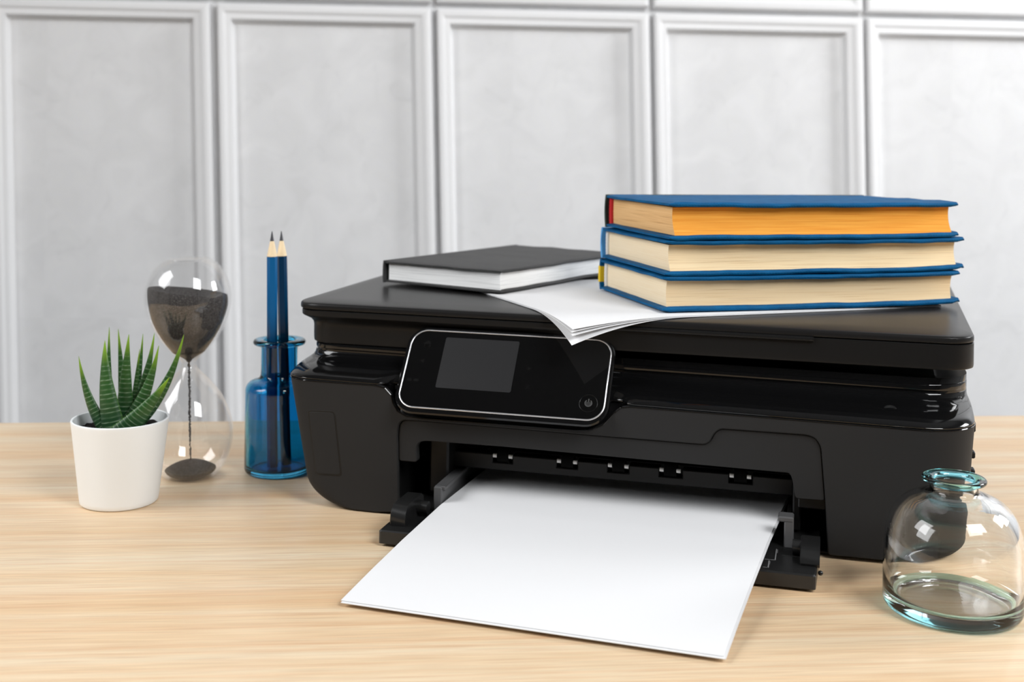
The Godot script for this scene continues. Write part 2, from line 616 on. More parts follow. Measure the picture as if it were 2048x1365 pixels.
# a ring round the printer seen from above: rounded rectangle whose sides may flare towards the back
func plan_ring(fl: float, fr: float, d0: float, d1: float, r: float, h: Callable, flare_l := 0.0, flare_r := 0.0, rr := 0.0) -> Array:
	if rr == 0.0:
		rr = r
	var out := []
	var pts := []
	for k in 9:
		var a := PI + PI / 2 * k / 8.0
		pts.append(Vector2(fl + r + r * cos(a), d0 + r + r * sin(a)))
	for k in range(1, 96):
		pts.append(Vector2(lerpf(fl + r, fr - rr, k / 96.0), d0))
	for k in 9:
		var a := -PI / 2 + PI / 2 * k / 8.0
		pts.append(Vector2(fr - rr + rr * cos(a), d0 + rr + rr * sin(a)))
	for k in 9:
		var a := PI / 2 * k / 8.0
		pts.append(Vector2(fr - r + r * cos(a), d1 - r + r * sin(a)))
	for k in 9:
		var a := PI / 2 + PI / 2 * k / 8.0
		pts.append(Vector2(fl + r + r * cos(a), d1 - r + r * sin(a)))
	for p in pts:
		var q: Vector2 = p
		var t := (q.y - d0) / (d1 - d0)
		if q.x < 0.0:
			q.x += flare_l * t
		else:
			q.x += flare_r * t
		out.append(P(q.x, h.call(q.x), q.y))
	return out

func flat_h(h: float) -> Callable:
	return func(_f: float) -> float: return h

func bar_mesh(profile: Array, f0: float, f1: float) -> ArrayMesh:   # outline in (depth, height) carried along the front
	var poly := PackedVector2Array()
	for p in profile:
		poly.append(Vector2(-p[0], p[1]))
	var b := MB.new()
	# outline plane (z, y) turned to run along x
	var xf := Transform3D(Basis(Vector3(0, 0, 1), Vector3(0, 1, 0), Vector3(-1, 0, 0)), Vector3(f1, 0, 0))
	b.extrude(poly, 0.0, f1 - f0, 0.0005, xf)
	return b.mesh(40.0)

func rod_mesh(a: Vector3, c: Vector3, r: float, seg := 16) -> ArrayMesh:
	var b := MB.new()
	b.tube([a, c], [r, r], seg)
	return b.mesh(40.0)

func box_mesh(lo: Vector3, hi: Vector3, bev := 0.0) -> ArrayMesh:
	var b := MB.new()
	b.box(Vector3(minf(lo.x, hi.x), minf(lo.y, hi.y), minf(lo.z, hi.z)), Vector3(maxf(lo.x, hi.x), maxf(lo.y, hi.y), maxf(lo.z, hi.z)), bev)
	return b.mesh(30.0)

func v2(a: Array) -> PackedVector2Array:
	var out := PackedVector2Array()
	for i in range(0, a.size(), 2):
		out.append(Vector2(a[i], a[i + 1]))
	return out

func make_printer(root: Node3D) -> void:
	# matte front wrapped round to both sides, cut out for the door and dipping under the control panel
	var fascia := v2([-497, 0.9, -126, 0.9, -107.6, 2.5, -107.4, 57.5, -106.5, 64.8, -103.5, 68.0, -94.4, 68.4, 0, 68.0, 34.2, 67.7, 102.6, 67.5, 105.8, 69.9, 108.3, 75.4, 112.1, 78.6,
		130.9, 78.7, 166.4, 78.7, 171.6, 77.0, 174.8, 71.8, 177.7, 38.2, 179.8, 2.5, 569, 2.5, 569, 86.5, 240, 87.5, 131, 88.7, 54, 89.2, 47.5, 88.1, 43.5, 84.4, 35.8, 75.6, 27.5, 71.6,
		17.4, 70.8, -34, 70.9, -90.7, 70.7, -100.9, 71.4, -107, 74.4, -110.2, 80.1, -111.2, 85.3, -115.9, 90.2, -123.2, 91.5, -160, 91.5, -497, 92.0])
	part("front_panel", front_plate(fascia, 2.5, 0.0, 0.0030, 0.0007), M.matte_black, root)
	var door := v2([-107, 39, -106.8, 57.5, -106, 64.2, -103.2, 67.5, -94.4, 67.9, 0, 67.5, 34.2, 67.2, 102.8, 67.0, 106.3, 69.5, 108.8, 75.0, 112.3, 78.0, 130.9, 78.2, 166.3, 78.2,
		171.2, 76.6, 174.3, 71.6, 177.2, 37.2, 159.8, 37.0, 157.6, 49.3, 156, 53.2, -34, 55, -88.1, 54.5, -92.5, 53.1, -94.7, 49.8, -94.4, 39])
	part("cartridge_door", front_plate(MB.inset(door, 0.25), 2.0, 0.0016, 0.0060, 0.0005), M.matte_black, root)
	# gloss bead along the ridge and round the dip
	var ridge := v2([475, 86.5, 240, 87.4, 131, 88.6, 54, 89.1, 47.5, 88.0, 43.5, 84.3, 35.8, 75.5, 27.5, 71.5, 17.4, 70.7, -34, 70.8, -90.7, 70.6, -100.9, 71.3, -107, 74.3, -110.2, 80.0, -111.2, 85.2, -115.9, 90.1, -123.2, 91.4, -160, 91.4, -420, 91.9])
	var lower := MB.inset(ridge, 0.9)
	for i in range(ridge.size() - 2, 0, -1):
		ridge.append(lower[i])
	part("ridge_bead", front_plate(ridge, 0.6, -0.0004, 0.0025, 0.0004), M.gloss_black, root)
	# card slot cover on the left
	var slot := v2([-177.2, 69.0, -179.8, 24.8, -158.8, 25.4, -157.2, 69.5])
	part("card_slot_cover", front_plate(slot, 3.0, -0.0003, 0.0006, 0.0003), M.matte_black, root)
	var gap := v2([-178.3, 70.1, -180.9, 23.7, -157.6, 24.3, -156.1, 70.6])
	part("slot_groove", front_plate(gap, 3.2, -0.0001, 0.0004, 0.0001), M.deep_black, root)

	# gloss shoulder from the ridge up to the neck
	# each ring: inset of the sides, inset of the front, height over the ridge
	var prof := [[0.0080, 0.0070, -0.0218], [0.0060, 0.0055, -0.0192], [0.0026, 0.0030, -0.0010], [0.0010, 0.0010, 0.0004], [0.0002, 0.0002, 0.0007], [0.0001, 0.0001, 0.0012], [0.0005, 0.0006, 0.0019], [0.0012, 0.0026, 0.0032], [0.0020, 0.0065, 0.0050], [0.0028, 0.0120, 0.0068], [0.0034, 0.0190, 0.0082],
		[0.0038, 0.0260, 0.0092], [0.0042, 0.0315, 0.0104], [0.0045, 0.0340, 0.0122], [0.0046, 0.0346, 0.0140], [0.0048, 0.0350, 0.0146], [0.0056, 0.0358, 0.0148], [0.0056, 0.0358, 0.0160], [0.0048, 0.0350, 0.0163], [0.0046, 0.0347, 0.0172], [0.0047, 0.0348, 0.0196], [0.0050, 0.0352, 0.0201], [0.0058, 0.0360, 0.0203], [0.0060, 0.0364, 0.0240]]
	var rings := []
	for q in prof:
		var k: float = 1.0 - clampf((q[2] - 0.004) / 0.02, 0, 1) * 0.6
		var base: float = q[2]
		var ir: float = q[0] if q[2] < 0.001 else 0.0001 + 0.0004 * smoothstep(0.001, 0.008, q[2]) + 0.0012 * smoothstep(0.0075, 0.0125, q[2])
		rings.append(plan_ring(LEFT + q[0], RIGHT - ir, -0.0080 + q[1], 0.325 - q[0], CORNER - minf(q[0] * 0.2, 0.004),
			func(f: float) -> float: return 0.0898 - 0.0103 * f * k + base, 0.0, 0.0, CORNER_RIGHT - minf(q[0] * 0.4, 0.006)))
		# set back behind the control panel
		for i in rings[-1].size():
			var p: Vector3 = rings[-1][i]
			if p.z > -0.02 and q[2] > -0.012:
				p.z -= 0.0085 * smoothstep(-0.120, -0.113, p.x) * (1.0 - smoothstep(0.046, 0.054, p.x)) * clampf(1.0 - q[1] / 0.018, 0, 1)
				rings[-1][i] = p
			elif p.z > -0.02 and q[2] > -0.020 and q[2] < -0.015:
				p.z += 0.0033 * smoothstep(-0.112, -0.104, p.x) * (1.0 - smoothstep(0.036, 0.044, p.x))
				rings[-1][i] = p
	var b := MB.new()
	b.loft(rings, false, true)
	part("gloss_shoulder", b.mesh(32.0), M.gloss_black, root)

	# scanner housing: flush on the right, drawn in under a rim on the left
	rings = []
	for q in [[0.1112, 0.0105, 0.1165, 0.022], [0.1114, 0.0076, 0.1180, 0.020], [0.1120, 0.0069, 0.1190, 0.014], [0.1140, 0.0067, 0.1194, 0.0030], [0.1170, 0.0066, 0.1197, 0.0010], [0.1200, 0.0066, 0.1202, 0.0002], [0.1235, 0.0066, 0.1215, 0.0], [0.1262, 0.0062, 0.1260, 0.0], [0.1284, 0.0048, 0.1285, 0.0],
			[0.1300, 0.0026, 0.1300, 0.0], [0.1311, 0.0009, 0.1311, 0.0], [0.1320, 0.0001, 0.1320, 0.0], [0.1330, 0.0, 0.1330, 0.0], [0.1355, 0.0, 0.1355, 0.0], [0.1362, 0.0008, 0.1362, 0.0008]]:
		var a := plan_ring(-0.198 + q[1], 0.268 - q[1], 0.020 + q[1], 0.345 - q[1], 0.019, flat_h(q[0]), -0.005, 0.014)
		var c := plan_ring(-0.198 + q[3], 0.268 - q[3], 0.020 + q[3], 0.345 - q[3], 0.019, flat_h(q[2]), -0.005, 0.014)
		var r := []
		for i in a.size():
			r.append(a[i].lerp(c[i], smoothstep(-0.03, 0.035, a[i].x)))
		rings.append(r)
	b = MB.new()
	b.loft(rings)
	part("scanner_housing", b.mesh(35.0), M.satin_black, root)
	# lid
	rings = []
	for q in [[0.1365, 0.0010], [0.1369, 0.0002], [0.1375, 0.0], [0.1390, 0.0], [0.1402, 0.0002], [0.1409, 0.0008], [0.1414, 0.0022], [0.1418, 0.0050], [0.1421, 0.0090], [0.14235, 0.0135], [0.1425, 0.0185], [0.1426, 0.0240]]:
		rings.append(plan_ring(-0.199 + q[1] * 0.55, 0.268 - q[1] * 0.55, 0.0195 + q[1], 0.347 - q[1] * 0.55, 0.019, flat_h(q[0]), -0.005, 0.014))
	b = MB.new()
	b.loft(rings)
	part("lid", b.mesh(35.0), M.lid_black, root)
	# finger lip along the lid's lower edge
	part("lid_lip", bar_mesh([[0.0195, 0.1335], [0.0180, 0.1340], [0.0176, 0.1352], [0.0180, 0.1364], [0.0195, 0.1368], [0.0240, 0.1366], [0.0240, 0.1336]], 0.004, 0.169), M.satin_black, root)

	# ------- output bay
	b = MB.new()
	b.box(Vector3(-0.115, 0.0585, -0.15), Vector3(0.186, 0.0620, -0.004))
	b.box(Vector3(-0.118, 0.003, -0.15), Vector3(-0.1085, 0.0585, -0.003))
	b.box(Vector3(0.1800, 0.003, -0.15), Vector3(0.190, 0.0585, -0.003))
	b.box(Vector3(-0.115, 0.003, -0.155), Vector3(0.186, 0.0620, -0.15))
	b.box(Vector3(-0.13, 0.0012, -0.31), Vector3(0.235, 0.0025, -0.006))
	part("output_bay", b.mesh(30.0), M.deep_black, root)
	part("bay_block", box_mesh(P(-0.0905, 0.014, 0.014), P(-0.0765, 0.0525, 0.09), 0.0015), M.satin_black, root)
	part("bay_ledge", box_mesh(P(0.1610, 0.0290, 0.005), P(0.1785, 0.0365, 0.03), 0.0008), M.deep_black, root)
	part("bay_post", box_mesh(P(0.1575, 0.012, 0.012), P(0.1625, 0.052, 0.09), 0.001), M.satin_black, root)
	# paper bar with notches for the rollers
	var spots := [[-0.049, -0.0345], [-0.0028, 0.012], [0.033, 0.0479], [0.0685, 0.0844], [0.1154, 0.1308]]
	var bar := PackedVector2Array([Vector2(-0.0800, 0.0293), Vector2(0.1572, 0.0293), Vector2(0.1572, 0.0402)])
	for i in range(4, -1, -1):
		bar.append_array([Vector2(spots[i][1], 0.0402), Vector2(spots[i][1], 0.0345), Vector2(spots[i][0], 0.0345), Vector2(spots[i][0], 0.0402)])
	bar.append(Vector2(-0.0800, 0.0402))
	b = MB.new()
	b.extrude(bar, -0.040, -0.030, 0.0006)
	part("paper_bar", b.mesh(30.0), M.satin_black, root)
	var shaft_mesh: ArrayMesh
	var roll_mesh := rod_mesh(P(0.0032, 0, 0), P(0.0116, 0, 0), 0.0052, 20)
	shaft_mesh = rod_mesh(P(0, 0, 0), P(0.0027, 0, 0), 0.0014, 12)
	for i in 5:
		var r := part("exit_roller", roll_mesh, M.rubber_black, root)
		r.position = P(spots[i][0] + 0.0001, 0.0388, 0.0345)
		for x in [0.0003, 0.0117]:
			var s := part("roller_shaft", shaft_mesh, M.steel, r)
			s.position = P(x, 0.0004, -0.0038)

	# ------- tray
	var plan := soften(v2([-0.0985, 0.062, 0.1730, 0.0625, 0.1752, 0.0, 0.1752, -0.10, -0.0978, -0.10]), 0.002)
	b = MB.new()
	# the plan lies in x and -depth; turned so that its depth is height
	b.extrude(PackedVector2Array(flip_y(plan)), 0.0020, 0.0105, 0.0009, Transform3D(Basis(Vector3(1, 0, 0), Vector3(0, 0, -1), Vector3(0, 1, 0)), Vector3()))
	var tray := part("paper_tray", b.mesh(30.0), M.tray_black, root)
	var hump := [[-0.0515, 0.0100], [-0.0525, 0.0140], [-0.0515, 0.0185], [-0.0490, 0.0215], [-0.0455, 0.0230], [-0.0410, 0.0235], [-0.0200, 0.0235], [-0.0160, 0.0210], [-0.0140, 0.0100]]
	part("hinge_block", bar_mesh(hump, -0.0945, -0.0840), M.tray_black, tray)
	var hump2 := [[-0.0475, 0.0100], [-0.0485, 0.0120], [-0.0477, 0.0150], [-0.0452, 0.0175], [-0.0415, 0.0191], [-0.0370, 0.0197], [-0.0200, 0.0197], [-0.0150, 0.0185], [-0.0120, 0.0100]]
	part("hinge_block", bar_mesh(hump2, 0.1635, 0.1750), M.tray_black, tray)
	part("hinge_pin", rod_mesh(P(-0.0842, 0.0165, -0.027), P(-0.0768, 0.0165, -0.027), 0.0042), M.tray_black, tray)
	part("hinge_pin", rod_mesh(P(0.1588, 0.0155, -0.030), P(0.1645, 0.0155, -0.030), 0.0045), M.tray_black, tray)
	b = MB.new()
	b.box(P(-0.0768, 0.0100, 0.10), P(-0.0712, 0.0275, -0.0165), 0.0006)
	b.box(P(-0.0768, 0.0250, 0.10), P(-0.0690, 0.0278, -0.0150), 0.0005)
	part("paper_guide", b.mesh(30.0), M.guide_grey, tray)
	b = MB.new()
	b.box(P(0.1532, 0.0100, -0.010), P(0.1590, 0.0296, -0.0185), 0.0008)
	b.box(P(0.1494, 0.0262, -0.008), P(0.1590, 0.0297, -0.0188), 0.0008)
	part("paper_guide", b.mesh(30.0), M.guide_grey, tray)
	part("guide_rail", box_mesh(P(0.1540, 0.0100, 0.030), P(0.1570, 0.0235, -0.008), 0.0005), M.tray_black, tray)
	part("hinge_slot", box_mesh(P(0.1525, 0.0095, -0.0330), P(0.1636, 0.01075, -0.0200), 0.0002), M.deep_black, tray)
	b = MB.new()
	b.lathe([Vector2(0, -0.0016), Vector2(0.0012, -0.001), Vector2(0.0016, 0), Vector2(0.0012, 0.001), Vector2(0, 0.0016)], 14)
	part("tray_peg", b.mesh(60.0), M.tray_black, tray).position = P(0.1755, 0.0066, -0.046)
	b = MB.new()
	var marks := [Vector2(0.1491, -0.0227), Vector2(0.1489, -0.0430), Vector2(0.1428, -0.0428)]
	var marks2 := [Vector2(0.1457, -0.0450), Vector2(0.1454, -0.0570), Vector2(0.1426, -0.0570)]
	for line in [marks, marks2]:
		for i in 2:
			var a: Vector2 = line[i]
			var c: Vector2 = line[i + 1]
			var w := 0.00022
			b.box(Vector3(minf(a.x, c.x) - w, 0.0104, minf(-a.y, -c.y) - w), Vector3(maxf(a.x, c.x) + w, 0.01056, maxf(-a.y, -c.y) + w))
	for i in 6:
		b.box(Vector3(0.1493, 0.0104, 0.0235 + i * 0.0011), Vector3(0.1500, 0.01056, 0.0239 + i * 0.0011))
		b.box(Vector3(0.1459, 0.0104, 0.0465 + i * 0.0009), Vector3(0.1464, 0.01056, 0.0468 + i * 0.0009))
	part("size_mark", b.mesh(30.0), M.mark_grey, tray)

	# ------- control panel, tilted back
	var cp := Node3D.new()
	cp.name = "control_panel"
	root.add_child(cp, true)
	cp.transform = Transform3D(Basis(Vector3(1, 0, 0), Vector3(0, 0.794, -0.607), Vector3(0, 0.607, 0.794)), P(0, 0.0797, -0.015))
	b = MB.new()
	var slab := []
	for q in [[0.0052, -0.0140], [0.0012, -0.0030], [0.0, -0.0009], [0.0009, 0.0]]:      # the back narrower than the face
		var loop := []
		for v in round_rect(-0.1080 + q[0], -0.0044 + q[0], 0.0400 - q[0], 0.0616 - q[0], 0.0148 - q[0], 10):
			loop.append(Vector3(v.x, v.y, q[1]))
		slab.append(loop)
	b.loft(slab)
	part("bezel", b.mesh(35.0), M.gloss_black, cp)
	var ring_out := round_rect(-0.1054, -0.0006, 0.0378, 0.0592, 0.0120, 12)
	var ring_in := round_rect(-0.1043, 0.0005, 0.0367, 0.0581, 0.0109, 12)
	part("chrome_ring", ring_mesh(ring_out, ring_in, -0.0004, 0.0005, 0.0003), M.chrome, cp)
	b = MB.new()
	b.extrude(ring_in, -0.0004, 0.0003, 0.0)
	part("touch_panel", b.mesh(30.0), M.panel_glass, cp)
	b = MB.new()
	b.extrude(round_rect(-0.0803, 0.0153, -0.0272, 0.0538, 0.0012, 4), 0.0, 0.00042, 0.0)
	part("screen", b.mesh(30.0), M.screen_grey, cp)
	part("power_button", ring_mesh(circle(0.0265, 0.0117, 0.0063, 32), circle(0.0265, 0.0117, 0.0058, 32), 0.0, 0.0006, 0.0001), M.icon_grey, cp)
	# power sign: an open ring and a stroke
	var arc := PackedVector2Array()
	for k in 21:
		var a := deg_to_rad(125.0 + 290.0 * k / 20.0)
		arc.append(Vector2(0.0265 + 0.0026 * cos(a), 0.0117 + 0.0026 * sin(a)))
	for k in 21:
		var a := deg_to_rad(125.0 + 290.0 * (20 - k) / 20.0)
		arc.append(Vector2(0.0265 + 0.0019 * cos(a), 0.0117 + 0.0019 * sin(a)))
	b = MB.new()
	b.extrude(arc, 0.0, 0.0006, 0.0)
	b.extrude(v2([0.02615, 0.0117, 0.02685, 0.0117, 0.02685, 0.0148, 0.02615, 0.0148]), 0.0, 0.0006, 0.0)
	part("power_sign", b.mesh(30.0), M.icon_bright, cp)
	# faint touch signs
	b = MB.new()
	var house := v2([-0.0954, 0.0453, -0.0946, 0.0453, -0.0946, 0.0478, -0.0912, 0.0478, -0.0912, 0.0453, -0.0904, 0.0453, -0.0904, 0.0480, -0.0898, 0.0480, -0.0929, 0.0508, -0.0960, 0.0480, -0.0954, 0.0480])
	b.extrude(house, 0.0, 0.00036, 0.0)
	part("home_sign", b.mesh(30.0), M.icon_grey, cp)
	b = MB.new()
	b.extrude(v2([-0.0955, 0.0348, -0.0925, 0.0332, -0.0925, 0.0364]), 0.0, 0.00036, 0.0)
	part("back_sign", b.mesh(30.0), M.icon_grey, cp)
	b = MB.new()
	for x in [-0.1000, -0.0950]:
		b.extrude(round_rect(x - 0.0017, 0.0188, x + 0.0017, 0.0210, 0.0008, 3), 0.0, 0.00036, 0.0)
	part("wireless_sign", b.mesh(30.0), M.icon_grey, cp)
	b = MB.new()
	b.extrude(v2([-0.0183, 0.0325, -0.0152, 0.0340, -0.0183, 0.0355]), 0.0, 0.00036, 0.0)
	part("forward_sign", b.mesh(30.0), M.icon_grey, cp)
	b = MB.new()
	b.extrude(v2([-0.0178, 0.0190, -0.0174, 0.0186, -0.0146, 0.0216, -0.0150, 0.0220]), 0.0, 0.00036, 0.0)
	b.extrude(v2([-0.0178, 0.0216, -0.0150, 0.0186, -0.0146, 0.0190, -0.0174, 0.0220]), 0.0, 0.00036, 0.0)
	part("cancel_sign", b.mesh(30.0), M.icon_grey, cp)
	var q := TextMesh.new()
	q.text = "?"
	q.font = SystemFont.new()
	q.font.font_names = PackedStringArray(["Droid Sans"])
	q.font_size = 16
	q.pixel_size = 0.0003
	q.depth = 0.0003
	part("help_sign", q, M.icon_grey, cp).position = Vector3(-0.0165, 0.0495, 0.0003)

	# little things: sensor dimple on the right shoulder, tabs on the right side
	b = MB.new()
	b.lathe([Vector2(0.0042, 0.0), Vector2(0.0042, 0.0007), Vector2(0.0034, 0.0010), Vector2(0.0020, 0.0004), Vector2(0, 0.0002)], 24)
	var dimple := part("status_light", b.mesh(50.0), M.deep_black, root)
	dimple.transform = Transform3D(Basis(Vector3(1, 0, 0), deg_to_rad(32.0)), P(0.2165, 0.0945, 0.0090))
	for q2 in [[0.0775, 0.055, 0.0034], [0.0590, 0.055, 0.0022], [0.0475, 0.055, 0.0022]]:
		part("side_tab", box_mesh(P(0.258, q2[0] - q2[2], q2[1]), P(0.2725, q2[0] + q2[2], q2[1] + 0.008), 0.0008), M.deep_black, root)

func flip_y(p: PackedVector2Array) -> PackedVector2Array:
	var out := PackedVector2Array()
	for v in p:
		out.append(Vector2(v.x, -v.y))
	return out

func circle(x: float, y: float, r: float, n: int) -> PackedVector2Array:
	var out := PackedVector2Array()
	for k in n:
		out.append(Vector2(x + r * cos(TAU * k / n), y + r * sin(TAU * k / n)))
	return out

# ------------------------------------------------------------------ books
# Own axes: spine along the -x side, fore-edge at +x, the head (the face with the headband) at +z.
func board_mesh(x0: float, x1: float, len_: float, y0: float, th: float, bow: Callable, seed_: int) -> ArrayMesh:
	var b := MB.new()
	var wob := noise(seed_, 7.0, 2)
	var rings := []
	var n := 40
	for i in n + 1:
		var z := lerpf(-len_ / 2, len_ / 2, float(i) / n)
		var ring := []
		var end := 1.0
		var zz := z
		if i == 0 or i == n:
			end = 0.45
		# a flat section with round long edges, from the spine side over the top and back underneath
		for k in 20:
			var q: Vector2
			var r := th * 0.5
			if k < 5:
				var a := -PI / 2 + PI * k / 4.0
				q = Vector2(x1 - r + r * cos(a), r + r * sin(a))
			elif k < 10:
				q = Vector2(lerpf(x1 - r, x0 + r, (k - 4) / 6.0), th)
			elif k < 15:
				var a := PI / 2 + PI * (k - 10) / 4.0
				q = Vector2(x0 + r + r * cos(a), r + r * sin(a))
			else:
				q = Vector2(lerpf(x0 + r, x1 - r, (k - 14) / 6.0), 0.0)
			var y := r + (q.y - r) * end
			var lift: float = bow.call(q.x, z) + wob.get_noise_2d(q.x * 3.0, z * 3.0) * th * 0.16
			if (i == 0 or i == n) and k < 5:
				q.x -= th * 0.2
			ring.append(Vector3(q.x, y0 + y + lift, zz))
		rings.append(ring)
		if i == 0:
			var r2 := []
			for p in ring:
				r2.append(Vector3(p.x, y0 + th * 0.5 + (p.y - y0 - th * 0.5) * 1.9, p.z + 0.0008))
			rings.append(r2)
	b.loft(rings, true, true, true)
	return b.mesh(45.0)

func pages_mesh(x0: float, x1: float, len_: float, y0: float, y1: float, hollow: float, skew: float, ends: bool) -> ArrayMesh:
	var b := MB.new()
	b.use_uv = true
	var ny := 8
	var nl := 24
	var h := y1 - y0
	var xf := func(t: float) -> float: return x1 - hollow * (1.0 - pow(2.0 * t - 1.0, 2.0)) + skew * (t - 0.5)
	for j in ny:
		var ta := float(j) / ny
		var tb := float(j + 1) / ny
		var ya := y0 + h * ta
		var yb := y0 + h * tb
		var xa: float = xf.call(ta)
		var xb: float = xf.call(tb)
		for i in (0 if ends else nl):                      # fore-edge
			var za := lerpf(len_ / 2, -len_ / 2, float(i) / nl)
			var zb := lerpf(len_ / 2, -len_ / 2, float(i + 1) / nl)
			b.quad_uv(Vector3(xa, ya, za), Vector3(xa, ya, zb), Vector3(xb, yb, zb), Vector3(xb, yb, za),
				Vector2(float(i) / nl, 1 - ta), Vector2(float(i + 1) / nl, 1 - ta), Vector2(float(i + 1) / nl, 1 - tb), Vector2(float(i) / nl, 1 - tb))
		for s in ([1.0] if ends else [-1.0]):              # head, tail
			var z: float = s * len_ / 2
			var p := [Vector3(x0, ya, z), Vector3(xa, ya, z), Vector3(xb, yb, z), Vector3(x0, yb, z)]
			var u := [Vector2(0.35, 1 - ta), Vector2(0.9, 1 - ta), Vector2(0.9, 1 - tb), Vector2(0.35, 1 - tb)]
			if s < 0:
				p.reverse(); u.reverse()
			b.quad_uv(p[0], p[1], p[2], p[3], u[0], u[1], u[2], u[3])
		if not ends:
			b.quad_uv(Vector3(x0, ya, -len_ / 2), Vector3(x0, ya, len_ / 2), Vector3(x0, yb, len_ / 2), Vector3(x0, yb, -len_ / 2), Vector2(0, 1 - ta), Vector2(1, 1 - ta), Vector2(1, 1 - tb), Vector2(0, 1 - tb))
	for top in ([] if ends else [true, false]):
		var y: float = y1 if top else y0
		var p := [Vector3(x0, y, len_ / 2), Vector3(x1, y, len_ / 2), Vector3(x1, y, -len_ / 2), Vector3(x0, y, -len_ / 2)]
		if not top:
			p.reverse()
		b.quad_uv(p[0], p[1], p[2], p[3], Vector2(0, 0), Vector2(1, 0), Vector2(1, 0.02), Vector2(0, 0.02))
	return b.mesh(40.0)

func make_book(root: Node3D, w: float, len_: float, h: float, th: float, over: float, look: Dictionary) -> void:
	var cover: Material = look.cover
	var flat := func(_x: float, _z: float) -> float: return 0.0
	var lo: Callable = look.get("bow_lo", flat)
	var hi: Callable = look.get("bow_hi", flat)
	part("back_cover", board_mesh(-w / 2 + th, w / 2, len_, 0.0, th, lo, look.seed), cover, root)
	part("front_cover", board_mesh(-w / 2 + th, w / 2 + look.get("shift", 0.0), len_, h - th, th, hi, look.seed + 3), cover, root)
	part("page_block", pages_mesh(-w / 2 + 0.0045, w / 2 - over, len_ - 2 * over, th - 0.0002, h - th + 0.0002, look.hollow, look.skew, false), look.pages, root)
	part("page_head", pages_mesh(-w / 2 + 0.0045, w / 2 - over, len_ - 2 * over, th - 0.0002, h - th + 0.0002, look.hollow, look.skew, true), look.heads, root)
	# spine: a strip from board to board, a little round
	var b := MB.new()
	var prof := PackedVector2Array()
	var r: float = look.round
	for k in 9:
		var t := k / 8.0
		prof.append(Vector2(-w / 2 - r * (1.0 - pow(2 * t - 1, 2.0)) + 0.0004, h * t))
	for k in 9:
		var t := 1.0 - k / 8.0
		prof.append(Vector2(-w / 2 + th * 0.9 - r * (1.0 - pow(2 * t - 1, 2.0)), th * 0.12 + (h - th * 0.24) * t))
	b.extrude(prof, -len_ / 2, len_ / 2, 0.0004)
	part("spine", b.mesh(40.0), look.spine, root)
	if look.has("band"):
		b = MB.new()
		var path := []
		var rad := []
		for k in 15:
			path.append(Vector3(-w / 2 + 0.0052 - 0.0006 * sin(PI * k / 14.0), th * 0.9 + (h - th * 1.8) * k / 14.0, len_ / 2 - over + 0.0004))
			rad.append(look.band_r * (1.0 if k % 2 == 0 else 0.86))
		b.tube(path, rad, 10)
		part("headband", b.mesh(60.0), look.band, root)
	if look.has("label"):
		part("spine_label", box_mesh(Vector3(-w / 2 - r - 0.0002, h * 0.24, len_ / 2 - 0.010), Vector3(-w / 2 + 0.0016, h * 0.76, len_ / 2 + 0.0003), 0.0003), look.label, root)

# ------------------------------------------------------------------ glass and the small things
func arc_points(cx: float, cy: float, r: float, a0: float, a1: float, n: int) -> Array:
	var out := []
	for k in n + 1:
		var a := deg_to_rad(lerpf(a0, a1, float(k) / n))
		out.append(Vector2(cx + r * cos(a), cy + r * sin(a)))
	return out

func smooth_profile(pts: Array, per := 6) -> Array:
	var out := []
	for i in pts.size() - 1:
		var p0: Vector2 = pts[maxi(i - 1, 0)]
		var p1: Vector2 = pts[i]
		var p2: Vector2 = pts[i + 1]
		var p3: Vector2 = pts[mini(i + 2, pts.size() - 1)]
		for k in per:
			out.append(p1.cubic_interpolate(p2, p0, p3, float(k) / per))
	out.append(pts[-1])
	for i in out.size():
		out[i].x = maxf(out[i].x, 0.0)
	return out

